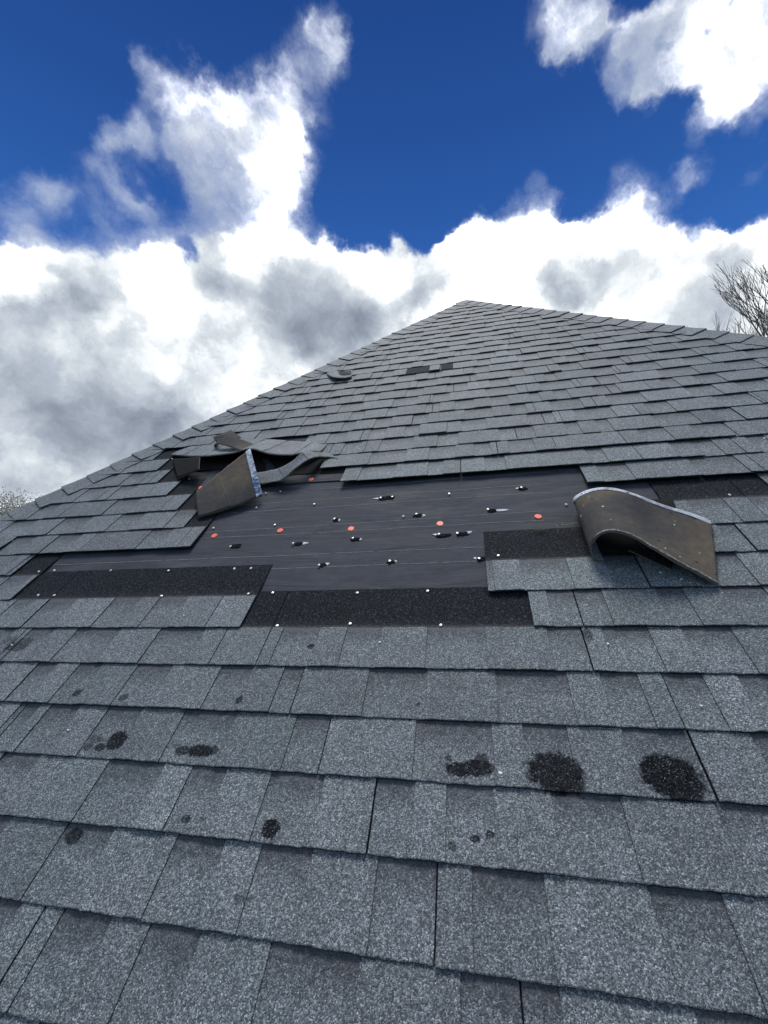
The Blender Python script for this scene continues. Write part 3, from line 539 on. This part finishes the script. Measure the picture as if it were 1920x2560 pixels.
# ---- the side and rear slopes, plain courses
def slope_courses(name, P0, P1, AP):
    P0, P1, AP = map(lambda p: np.array(p,float), (P0,P1,AP))
    ex = (P1-P0)/np.linalg.norm(P1-P0); mid = P0+ex*((AP-P0)@ex); up = AP-mid; Ls = np.linalg.norm(up); ey = up/Ls; nz = np.cross(ex,ey)
    vs, fs, at = [], [], []; n_ = int(Ls/E); r = random.Random(hash(name) % 97)
    for k in range(n_):
        y0 = k*E; y1 = min((k+1)*E+.01, Ls)
        def bounds(y): t = y/Ls; a = P0+(AP-P0)*t; b_ = P1+(AP-P1)*t; return a, b_
        L0 = np.linalg.norm(P1-P0)*(1-y0/Ls); u = 0
        while u < L0:
            wd = r.uniform(.08,.3); t0, t1 = u/L0, min(1,(u+wd)/L0); thk = r.choice([.003,.006]); tone = r.uniform(.2,.8)
            a0,b_0 = bounds(y0); a1,b_1 = bounds(y1); b = len(vs)
            q = [a0+(b_0-a0)*t0, a0+(b_0-a0)*t1, a1+(b_1-a1)*t1, a1+(b_1-a1)*t0]
            for p, hh in ((q[0],.010+thk),(q[1],.010+thk),(q[2],.006),(q[3],.006),(q[0],.002),(q[1],.002)):
                vs.append(p+nz*hh-off); at.append((tone,0,0,0))
            fs += [(b,b+1,b+2,b+3),(b+4,b+5,b+1,b)]
            u += wd
    o = mesh('shingle_field', vs, fs, M['shingle_plain'], roof); return o
tag(slope_courses('right', FR, BR, A), 'hidden right slope shingles'); tag(slope_courses('back', BR, BL, A), 'hidden rear slope shingles'); tag(slope_courses('left', BL, FL, A), 'hidden left slope shingles')

# ---- hip caps: bent shingles lapping up each hip
def cap_row(side):
    s = -1 if side == 'L' else 1
    foot = toroof(FL if side == 'L' else FR); top = np.array([APEX[0],APEX[1],0.])
    d = top-foot; L = np.linalg.norm(d); d /= L
    nf = np.array([0,0,1.])                                   # front slope normal
    yw = RX.T @ np.array([0,1.,0])                            # world Y in roof axes lies in the side slope
    ns = np.cross(yw, d) if side == 'L' else np.cross(d, yw); ns /= np.linalg.norm(ns)
    if (RX@ns)[2] < 0: ns = -ns
    inf = np.cross(nf, d); inf /= np.linalg.norm(inf)
    if inf[0]*s > 0: inf = -inf                                # towards the front slope
    ins = np.cross(ns, d); ins /= np.linalg.norm(ins)
    if (RX@ins)[2] > 0: ins = -ins                             # down the side slope
    nm = (nf+ns); nm /= np.linalg.norm(nm)
    vs, fs, at = [], [], []
    r = random.Random(3 if side=='L' else 4)
    n_ = int((L+.02)/E)
    for k in range(n_):
        s0 = k*E; s1 = min(s0+.24, L+.03); tone = r.uniform(.35,.75)
        skew = r.uniform(-.009,.009); lift = r.choice([0,.0008,.0015,.004])
        rows = []
        for si, (ss, hh) in enumerate(((s0,.0215+lift),(s0+.004,.0222+lift),(s0+.07,.0195),(s0+E,.0172),(s1,.0135))):
            c = foot+d*(ss)
            W = .135 + r.uniform(-.002,.002)
            pts = [inf*W+nf*hh, inf*(W*.5)+nf*(hh+.002), inf*.035+nf*(hh+.003), inf*.012+nm*(hh+.007), nm*(hh+.0075), ins*.012+nm*(hh+.007), ins*.035+ns*(hh+.003), ins*(W*.5)+ns*(hh+.002), ins*W+ns*hh]
            low = [inf*W+nf*(hh-.0045)]+[p-nm*.0042 for p in pts[1:-1]]+[ins*W+ns*(hh-.0045)]
            sk = [skew*(i-4)/4 for i in range(9)]
            rows.append(([c+p+d*q for p,q in zip(pts,sk)], [c+p+d*q for p,q in zip(low,sk)]))
        b = len(vs); nb = 18
        for hi_, lo_ in rows:
            for p in hi_: vs.append(p); at.append((tone,0,0,0))
            for p in lo_: vs.append(p); at.append((.1,0,.9,0))
        for j in range(4):
            for i in range(8):
                a = b+j*nb+i; q = (a,a+1,a+nb+1,a+nb); fs.append(q)
            a = b+j*nb; fs.append((a,a+nb,a+nb+9,a+9)); a += 8; fs.append((a,a+9,a+nb+9,a+nb))
        for i in range(8): a = b+i; fs.append((a,a+9,a+10,a+1))
    o = onroof(mesh('hip_cap', vs, fs, M['shingle'], attr=at))
    tag(o, 'row of grey cap shingles up the %s hip' % ('left' if side=='L' else 'right'))
cap_row('L'); cap_row('R')

# ---- nails, cap nails and torn patches: parts fixed to the roof
def disc(r, h, n=14, dome=.4):
    v = [(r*math.cos(2*math.pi*i/n), r*math.sin(2*math.pi*i/n), 0) for i in range(n)]
    v += [(r*.92*math.cos(2*math.pi*i/n), r*.92*math.sin(2*math.pi*i/n), h) for i in range(n)]
    v += [(r*.4*math.cos(2*math.pi*i/n), r*.4*math.sin(2*math.pi*i/n), h*(1+dome)) for i in range(n)]
    f = [(i,(i+1)%n,(i+1)%n+n,i+n) for i in range(n)]+[(i+n,(i+1)%n+n,(i+1)%n+2*n,i+2*n) for i in range(n)]+[tuple(range(2*n,3*n))]
    return v, f
cv, cf = disc(.0142, .0016, 20, .1)
# raised ring and steel head of a plastic cap nail
ring, rf = disc(.0042, .0032, 12, .3)
capm = None
nailm = None
dv, df = disc(.0050, .0016, 12, .35)
sh_v = [(.0017*math.cos(a*math.pi/3), .0017*math.sin(a*math.pi/3), z) for z in (-.008,0) for a in range(6)]
def nail_mesh():
    v = list(sh_v)+[(x,y,z) for x,y,z in dv]
    f = [(i,(i+1)%6,(i+1)%6+6,i+6) for i in range(6)]+[tuple(q+12 for q in g) for g in df]
    return v, f
proto_cap = onroof(mesh('cap_nail', cv, cf, M['red'], smooth=False), ul)
proto_head = None; _ = (lambda *a: None)('nail_head', [(x,y,z+.0012) for x,y,z in ring], rf, M['red'], proto_cap)
nv_, nf_ = nail_mesh()
proto_nail = onroof(mesh('nail', nv_, nf_, M['nail']), ul)
def uz(u,v): return .0045*(vnoise(u*2.2+v, v*7, 1)-.5)+.002*(vnoise(u*9, v*22, 2)-.5)
def put(proto, u, v, z, first, tilt=.1, scale=1.):
    o = proto if first else proto.copy()
    if not first:
        COL.objects.link(o); o.parent = ul
    rr = rng
    o.location = (u,v,z); o.rotation_euler = (rr.uniform(-tilt,tilt), rr.uniform(-tilt,tilt), rr.uniform(0,6)); o.scale = (scale,)*3
    return o
for i,(u,v) in enumerate(DATA['caps']):
    o = put(proto_cap, u, v, uz(u,v)+.0012+(.005 if v > 1.77 else 0), i==0, .06); o['group'] = 'orange red cap nails in the underlayment'
    if i:
        pass
for i,(u,v) in enumerate(DATA['nails']):
    o = put(proto_nail, u, v, uz(u,v)+.006, i==0, .3); o['group'] = 'nails left standing in the roof'
for (k,u,v) in DATA['hnails']:
    x = v-k*E
    o = put(proto_nail, u, v, hgt(x)+.0025, False, .25); o['group'] = 'nails left standing in the roof'
for (c,a,b,nl,tl) in DATA['patches']:
    r = random.Random(int(c[0]*1000)); n_ = 18; a = abs(a); b = max(abs(b)*1.05,.012)
    z0 = uz(*c)+.0015
    ring0 = []
    for i in range(n_):
        t = 2*math.pi*i/n_; rad = r.uniform(.78,1.18); cc, ss = math.cos(t), math.sin(t)
        ex = (abs(cc)**.75)*(1 if cc>0 else -1); ey = (abs(ss)**.85)*(1 if ss>0 else -1)
        ring0.append((c[0]+a*ex*rad, c[1]+b*ey*rad*.85, z0))
    vs = ring0+[((p[0]-c[0])*.7+c[0]+r.uniform(-.002,.002),(p[1]-c[1])*.7+c[1]+r.uniform(-.002,.002),z0+r.uniform(.0012,.0045)) for p in ring0]
    vs += [((p[0]-c[0])*.3+c[0],(p[1]-c[1])*.3+c[1],z0+r.uniform(.001,.0035)) for p in ring0]
    fs = [(i,(i+1)%n_,(i+1)%n_+n_,i+n_) for i in range(n_)]+[(i+n_,(i+1)%n_+n_,(i+1)%n_+2*n_,i+2*n_) for i in range(n_)]+[tuple(range(2*n_,3*n_))]
    pa = onroof(mesh('torn_patch', vs, fs, M['black']), ul); pa['group'] = 'torn scraps of shingle left round the nails'
    for (u,v) in nl:
        o = put(proto_nail, u, v, z0+.0065, False, .15); o['group'] = 'nails left standing in the roof'
    # pale tear in the felt beside the scrap
    dx, dy = tl[0]-c[0], tl[1]-c[1]; L_ = math.hypot(dx,dy); L_ = max(L_,.01); ux, uy = dx/L_, dy/L_
    st = a*.55; vs = []
    en = L_+a*.35
    for i in range(8):
        t = i/7; s_ = st+(en-st)*t; hw = .0072*math.sin(math.pi*min(1,.18+t*.80))*r.uniform(.7,1.2)
        px, py = c[0]+ux*s_, c[1]+uy*s_
        vs += [(px-uy*hw,py+ux*hw,z0+.0012),(px+uy*hw,py-ux*hw,z0+.0004)]
    fs = [(2*i,2*i+2,2*i+3,2*i+1) for i in range(7)]
    onroof(mesh('felt_tear', vs, fs, M['tear']), ul)['group'] = 'pale tears in the felt'

# ---------------------------------------------------------------- curled shingles
def catmull(P, n):
    P = [np.array(p,float) for p in P]
    d = [0.]
    for a,b in zip(P,P[1:]): d.append(d[-1]+np.linalg.norm(b-a)+1e-6)
    out = []
    for i in range(n+1):
        s = d[-1]*i/n
        j = max(0,min(len(P)-2, next((q for q in range(len(d)-1) if d[q+1] >= s), len(P)-2)))
        t = (s-d[j])/(d[j+1]-d[j]); p0 = P[max(0,j-1)]; p1 = P[j]; p2 = P[j+1]; p3 = P[min(len(P)-1,j+2)]
        out.append(.5*((2*p1)+(-p0+p2)*t+(2*p0-5*p1+4*p2-p3)*t*t+(-p0+3*p1-3*p2+p3)*t**3))
    return out
def sheet(name, near, far, up, down, n=48, m_=14, th=.0055, bulge=0., rough=.0010, parent=None, seed=0, t0=0., t1=1., lift=0., wmin=None, attrfn=None, rim=None):
    a = catmull(near, n); b = catmull(far, n)
    g = np.zeros((n+1,m_+1,3))
    for i in range(n+1):
        for j in range(m_+1):
            t = t0+(t1-t0)*j/m_
            p = a[i]*(1-t)+b[i]*t
            p = p+np.array([0,0,bulge*4*t*(1-t)])
            g[i,j] = p
    gu = np.gradient(g,axis=0); gv = np.gradient(g,axis=1); nr = np.cross(gu,gv); nr /= (np.linalg.norm(nr,axis=2,keepdims=True)+1e-9)
    fl = np.mean(nr[:,:,2]) < 0
    if fl: nr = -nr
    for i in range(n+1):
        for j in range(m_+1):
            g[i,j] += nr[i,j]*(rough*2*(vnoise(i*.35,j*.6,seed+20)-.5)+lift)
            ej = 0
            if j in (0,m_): g[i,j] += (g[i,1]-g[i,0])/max(1e-6,np.linalg.norm(g[i,1]-g[i,0]))*.0016*(vnoise(i*.9,j,seed+30)-.5)
            if i in (0,n): g[i,j] += gu[i,j]/max(1e-6,np.linalg.norm(gu[i,j]))*.0016*(vnoise(i,j*1.3,seed+31)-.5)
    T_ = g+nr*th/2; B_ = g-nr*th/2
    if wmin is not None: T_[:,:,2] = np.maximum(T_[:,:,2], wmin+th); B_[:,:,2] = np.maximum(B_[:,:,2], wmin)
    vs = [tuple(p) for p in T_.reshape(-1,3)]+[tuple(p) for p in B_.reshape(-1,3)]
    N = (n+1)*(m_+1); fs, mi = [], []
    for i in range(n):
        for j in range(m_):
            q = i*(m_+1)+j; f = (q,q+m_+1,q+m_+2,q+1)
            if fl: f = f[::-1]
            fs.append(f); mi.append(0); fs.append(tuple(x+N for x in f[::-1])); mi.append(1)
    loop = [i*(m_+1) for i in range(n+1)]+[n*(m_+1)+j for j in range(1,m_+1)]+[i*(m_+1)+m_ for i in range(n-1,-1,-1)]+[j for j in range(m_-1,0,-1)]
    for x,y in zip(loop, loop[1:]+loop[:1]):
        fs.append((x,y,y+N,x+N) if fl else (y,x,x+N,y+N)); mi.append(2)
    att = []
    for s in range(2):
        for i in range(n+1):
            for j in range(m_+1): att.append(attrfn(i/n,j/m_) if attrfn else (.5,0,0,0))
    o = mesh(name, vs, fs, [up,down,rim or M['edge']], parent, mi, attr=att)
    for p in o.data.polygons: p.use_smooth = (p.material_index < 2)
    return o
def own(o, pt):
    at_base(o, pt); return o
def kid(o, par, pt):
    o.data.transform(Matrix.Translation(-Vector(pt))); o.parent = par; return o
Sh = M['shingle']
# the big shingle folded back on itself, right of the bare patch
nr_, fr_ = DATA['A_near'], DATA['A_far']; base = (.56,1.2,.01)
A_ = own(sheet('folded_shingle', nr_, fr_, M['back'], Sh, n=70, m_=24, th=.0060, seed=1), base)
tag(A_, 'large shingle folded back into a loop, brown underside up, pale sealant edge', 'shingle', 'blown back shingles')
kid(sheet('sealant_strip', nr_, fr_, M['strip_fade'], M['strip_fade'], n=70, m_=4, th=.0010, lift=.0036, t0=.925, t1=.992, seed=2, rim=M['back']), A_, base)
kid(sheet('worn_edge_line', nr_[:8], fr_[:8], M['worn'], M['worn'], n=60, m_=2, th=.0008, lift=.0036, t0=.012, t1=.040, seed=3, rim=M['back']), A_, base)
kid(sheet('lower_ply', DATA['A_ply'][0], DATA['A_ply'][1], Sh, M['black'], n=24, m_=6, th=.0045, seed=4, attrfn=lambda s,t:(.2,0,1,0)), A_, base)
kid(sheet('lower_ply', [(.575,1.16,.020),(.70,1.15,.020),(.86,1.15,.018)], [(.575,1.44,.020),(.70,1.44,.020),(.90,1.44,.018)], M['black'], M['black'], n=20, m_=6, th=.0035, seed=14, rim=M['black']), A_, base)  # flat lower ply, painted black to put the shade inside the loop
# the flipped flap on the left
base = (-1.05,1.52,.01)
B_ = own(sheet('flipped_shingle', DATA['B_near'], DATA['B_far'], M['back_plain'], Sh, n=40, m_=22, th=.0060, bulge=.004, seed=5), base)
tag(B_, 'brown underside of a flipped shingle standing on edge, blue and white strip at its end', 'shingle', 'blown back shingles')
e0 = DATA['B_near'][-1]; e1 = DATA['B_far'][-1]; f0 = np.array(DATA['B_near'][-1])*.9+np.array(DATA['B_near'][-2])*.1
nn = catmull(DATA['B_near'],40); ff = catmull(DATA['B_far'],40)
kid(sheet('overlay_ply', [nn[1],nn[8],nn[16],nn[21]], [ff[1],ff[8],ff[14],ff[17]], M['back_plain'], M['back_plain'], n=24, m_=18, th=.0028, lift=.0046, bulge=.004, seed=16, t0=.006, t1=1.01), B_, base)
kid(sheet('sealant_strip', [nn[35],nn[37],nn[40]], [ff[36],ff[38],ff[40]], M['strip'], M['strip'], n=6, m_=22, th=.0012, lift=.0042, bulge=.004, seed=6, rim=M['strip']), B_, base)
# buckled, lifted courses left of centre
base = (-.9,2.1,.01)
S1 = own(sheet('lifted_shingle', DATA['S1_near'], DATA['S1_far'], Sh, M['black'], n=130, m_=12, th=.0055, seed=7, attrfn=lambda s,t:(.55+.2*math.sin(s*23),0,.85 if min(abs(s-q-(t-.5)*.02) for q in (.14,.33,.55,.71,.88)) < .005 else 0,0)), base)
tag(S1, 'long grey shingle lifted off the roof in a wave behind the flipped brown shingle', 'shingle', 'blown back shingles')
base = (-.8,1.8,.01)
S2 = own(sheet('curled_shingle', DATA['S2_near'], DATA['S2_far'], Sh, M['black'], n=110, m_=12, th=.0055, seed=8, attrfn=lambda s,t:(.6,.0,.85 if min(abs(s-q) for q in (.30,.62,.8)) < .006 else 0,0)), base)
tag(S2, 'grey granulated shingle curled into a hump just right of the flipped brown shingle', 'shingle', 'blown back shingles')
base = (-1.2,1.8,.01)
E_ = own(sheet('bent_shingle', DATA['E_near'], DATA['E_far'], M['black'], M['back'], n=24, m_=10, th=.0050, seed=9), base)
tag(E_, 'black bent scrap of shingle left of the flipped brown shingle near the shingle stair', 'shingle', 'blown back shingles')
base = (-1.1,2.2,.01)
D_ = own(sheet('rolled_shingle', DATA['D_near'], DATA['D_far'], M['back_plain'], Sh, n=60, m_=10, th=.0055, seed=10), base)
tag(D_, 'brown shingle rolled over on itself lying above the lifted wave', 'shingle', 'blown back shingles')
base = (-1.2,2.3,.01)
D1 = own(sheet('turned_shingle', DATA['D1'][0], DATA['D1'][1], M['back_plain'], Sh, n=24, m_=8, th=.0050, seed=11), base)
tag(D1, 'small brown shingle end sticking up behind the rolled one', 'shingle', 'blown back shingles')
base = (-.7,3.2,.01)
F_ = own(sheet('peeled_shingle', DATA['F_near'], DATA['F_far'], Sh, M['back'], n=24, m_=8, th=.0055, seed=12), base)
tag(F_, 'small shingle peeled up beside the left hip near the top', 'shingle', 'blown back shingles')
kid(sheet('turned_corner', DATA['F2'][0], DATA['F2'][1], M['back'], M['back'], n=10, m_=5, th=.004, seed=13, lift=.003), F_, base)

# ---------------------------------------------------------------- twig, moss tuft and pale chips lying on the roof
def tube(pts, rad, nseg=6):
    vs, fs = [], []
    P = [Vector(p) for p in pts]
    for i,p in enumerate(P):
        d = (P[min(i+1,len(P)-1)]-P[max(i-1,0)]).normalized(); a = d.orthogonal().normalized(); b = d.cross(a)
        r = rad[i] if isinstance(rad,(list,tuple)) else rad
        for k in range(nseg):
            t = 2*math.pi*k/nseg; vs.append(p+(a*math.cos(t)+b*math.sin(t))*r)
    for i in range(len(P)-1):
        for k in range(nseg): fs.append((i*nseg+k,i*nseg+(k+1)%nseg,(i+1)*nseg+(k+1)%nseg,(i+1)*nseg+k))
    fs.append(tuple(range(nseg))[::-1]); fs.append(tuple((len(P)-1)*nseg+k for k in range(nseg)))
    return vs, fs
tw = DATA['twig']
v1, f1 = tube(tw, [.0014,.0014,.0017,.0016,.0016,.0015])
v2, f2 = tube([tw[2],(tw[2][0]-.006,tw[2][1]+.015,tw[2][2]+.004)], [.0012,.0008]); b = len(v1)
v3, f3 = tube([tw[3],(tw[3][0]+.004,tw[3][1]+.012,tw[3][2]+.006)], [.0010,.0006]); c = b+len(v2)
o = mesh('twig', v1+v2+v3, f1+[tuple(q+b for q in g) for g in f2]+[tuple(q+c for q in g) for g in f3], M['wood'])
at_base(o, tw[0]); tag(o, 'thin bent straw coloured twig on the black shingle strip beside the folded shingle', 'twig')
vs, fs = [], []
r = random.Random(8); mx, my = DATA['moss']
for i in range(70):
    u, v = mx+r.gauss(0,.010), my+r.gauss(0,.007); z = hgt(my-8*E if my > 8*E else .1)+.006 if False else .016+r.uniform(0,.006)
    a = r.uniform(0,6.28); L_ = r.uniform(.002,.006); b = len(vs)
    vs += [(u,v,z-.008),(u+.0015*math.cos(a+1.5),v+.0015*math.sin(a+1.5),z-.008),(u+L_*math.cos(a),v+L_*math.sin(a),z+L_*.4)]; fs.append((b,b+1,b+2))
o = mesh('moss_tuft', vs, fs, M['moss']); at_base(o, (mx,my,.01)); tag(o, 'tiny yellow green moss tuft on the black strip left of the twig', 'moss')
CHIP = ['white fleck on a shingle well right of the small dark stains, above the big stain',
 'long pale fleck on the shingle just below the folded shingle loop','white fleck below the folded shingle, right of the long one',
 'white fleck in a pair on the upper right shingles, higher of the two','white fleck in a pair on the upper right shingles, lower of the two',
 'white fleck near the right edge of the view, above the bare black strip','white fleck on a shingle straight above the folded shingle loop',
 'white fleck on the shingle row above the bare underlayment, left of the folded shingle','large white fleck on the left shingles beside a lifted tab',
 'pale fleck tucked against the lower left hip caps','bright fleck right of the torn off tab scars near the top',
 'pale fleck on the middle shingles at the seam below the torn tab scars','pale fleck in the middle rows below the peeled small shingle',
 'pale fleck on the row right of the lifted wave of shingle','pale fleck on a seam in the third row above the bare underlayment',
 'pale fleck on the left hip caps above the rolled brown shingle','thin yellowish fleck above the pair of dark stains at lower left',
 'yellowish fleck on the shingle just right of the wide dark stain','small pale fleck at the far left below the black strip',
 'yellow fleck just below the centre of the lower black strip','small white fleck on the shingle under the left black strip','pale sliver on the shingles right of the lower black strip']
r = random.Random(21)
chip = None
for i,(u,v) in enumerate(DATA['chips']):
    n_ = 7; big_ = r.uniform(.7,1.25)
    if chip is None:
        pr = [(.0045*math.cos(2*math.pi*k/n_)*r.uniform(.7,1.3), .0030*math.sin(2*math.pi*k/n_)*r.uniform(.7,1.2)) for k in range(n_)]
        vs = [(x,y,0) for x,y in pr]+[(x*.8,y*.8,.0016) for x,y in pr]
        fs = [(k,(k+1)%n_,(k+1)%n_+n_,k+n_) for k in range(n_)]+[tuple(range(n_,2*n_))]
        chip = mesh('pale_chip', vs, fs, M['pale']); o = chip
    else:
        o = chip.copy(); COL.objects.link(o)
    x = v % E
    o.location = Vector(RX @ np.array([u,v,hgt(x)+TT+.0018])) + Vector((0,0,Z0))
    o.rotation_euler = (PITCH,0,0); o.delta_rotation_euler = (0,0,0); o.scale = (big_,big_,1)
    tag(o, CHIP[i], 'debris chip', 'pale flecks scattered on the shingles')

# ---------------------------------------------------------------- trees beyond the roof
CAM = np.array(loc)
def tree(name, dirv, dist, top, spread, seed, label, leaves=0, twig_depth=6, rmin=.006, side=.75, lean=0., rad0=.22, nmain=5, group=None):
    r = random.Random(seed)
    d = np.array([dirv[0],dirv[1]]); d /= np.linalg.norm(d)
    bx, by = CAM[0]+d[0]*dist, CAM[1]+d[1]*dist
    root = bpy.data.objects.new(name, None); COL.objects.link(root); root.location = (bx,by,0)
    tag(root, label, 'tree', group)
    tv, tf, cv_, cf_ = [], [], [], []; tips = []
    def seg(p, q, ra, rb, big_):
        V_, F_ = (tv, tf) if big_ else (cv_, cf_); ns = 7 if big_ else 3
        a, f = tube([p,q], [ra,rb], ns); b = len(V_); V_.extend(a); F_.extend(tuple(x+b for x in g) for g in f[:-2])
    def grow(p, dr_, L, rad, depth):
        n_ = 3; q = p
        for i in range(n_):
            dr_ = (dr_+Vector((r.gauss(0,.10),r.gauss(0,.10),r.gauss(0,.05)+.09))).normalized()
            p2 = q+dr_*(L/n_); ra = rad*(1-.22*i/n_*1.0); rb = rad*(1-.22*(i+1)/n_)
            seg(q,p2,ra,rb,depth < 2)
            if depth >= 1 and depth < twig_depth and r.random() < side:
                sd_ = (dr_+Vector((r.uniform(-1,1),r.uniform(-1,1),r.uniform(-.1,.7)))*.8).normalized()
                grow(p2, sd_, L*r.uniform(.38,.6), max(rmin,rb*.45), max(depth+2, 3))
            q = p2
        if depth >= twig_depth: tips.append(q); return
        kids = 2 if r.random() < .6 else 3
        for c in range(kids):
            sp = .42 if depth else .5
            nd = (dr_+Vector((r.uniform(-1,1),r.uniform(-1,1),r.uniform(-.15,.35)))*sp*spread).normalized()
            grow(q, nd, L*r.uniform(.68,.86), max(rmin,rad*.66), depth+1)
    top = CAM[2]+dist*math.tan(math.asin(dirv[2]))
    h0 = top*.28
    seg(Vector((0,0,0)), Vector((lean*.3,0,h0)), rad0*1.25, rad0, True)
    for c in range(nmain):
        a = 2*math.pi*c/nmain+r.uniform(-.4,.4)
        nd = Vector((math.cos(a)*.42*spread, math.sin(a)*.42*spread, 1)).normalized()
        grow(Vector((lean*.3,0,h0)), nd, top*.215, rad0*.6, 0)
    top = CAM[2]+dist*math.tan(math.asin(dirv[2])); zs = max(v[2] for v in cv_+tv); k = top/zs
    def sc(V_): return [(x*1.0,y*1.0,z*k) for x,y,z in V_]
    mesh('trunk', sc(tv), tf, M['bark'], root)
    if leaves:
        for p in tips:
            for i in range(leaves):
                c = p+Vector((r.gauss(0,.3),r.gauss(0,.3),r.gauss(0,.25))); s_ = r.uniform(.02,.05)
                a = Vector((r.gauss(0,1),r.gauss(0,1),r.gauss(0,1))).normalized(); b_ = a.orthogonal().normalized(); b = len(cv_)
                cv_.extend([c-a*s_, c+b_*s_*.6, c+a*s_, c-b_*s_*.6]); cf_.append((b,b+1,b+2,b+3))
    mesh('crown', sc(cv_), cf_, M['bud'] if leaves else M['twigs'], root)
    return root
TD = DATA['trees']
tree('bare_tree', TD['r'], 24, 0, .70, 3, 'tall bare tree rising behind the right hip at the edge of the view', rad0=.22, nmain=6, twig_depth=7, rmin=.0042, side=.62, group='bare trees behind the house')
tree('bare_tree', TD['r2'], 34, 0, .40, 9, 'small bare treetop just showing over the right hip left of the tall tree', rad0=.12, nmain=3, twig_depth=5, group='bare trees behind the house')
tree('budding_tree', TD['l'], 30, 0, 1.1, 14, 'pale budding tree at the left edge of the view beyond the left hip', leaves=14, rad0=.16, nmain=4, twig_depth=5, group='budding trees beyond the left hip')
tree('budding_tree', TD['l2'], 33, 0, 1.1, 17, 'pale budding tree touching the left hip, right of the other budding tree', leaves=14, rad0=.16, nmain=4, twig_depth=5, group='budding trees beyond the left hip')
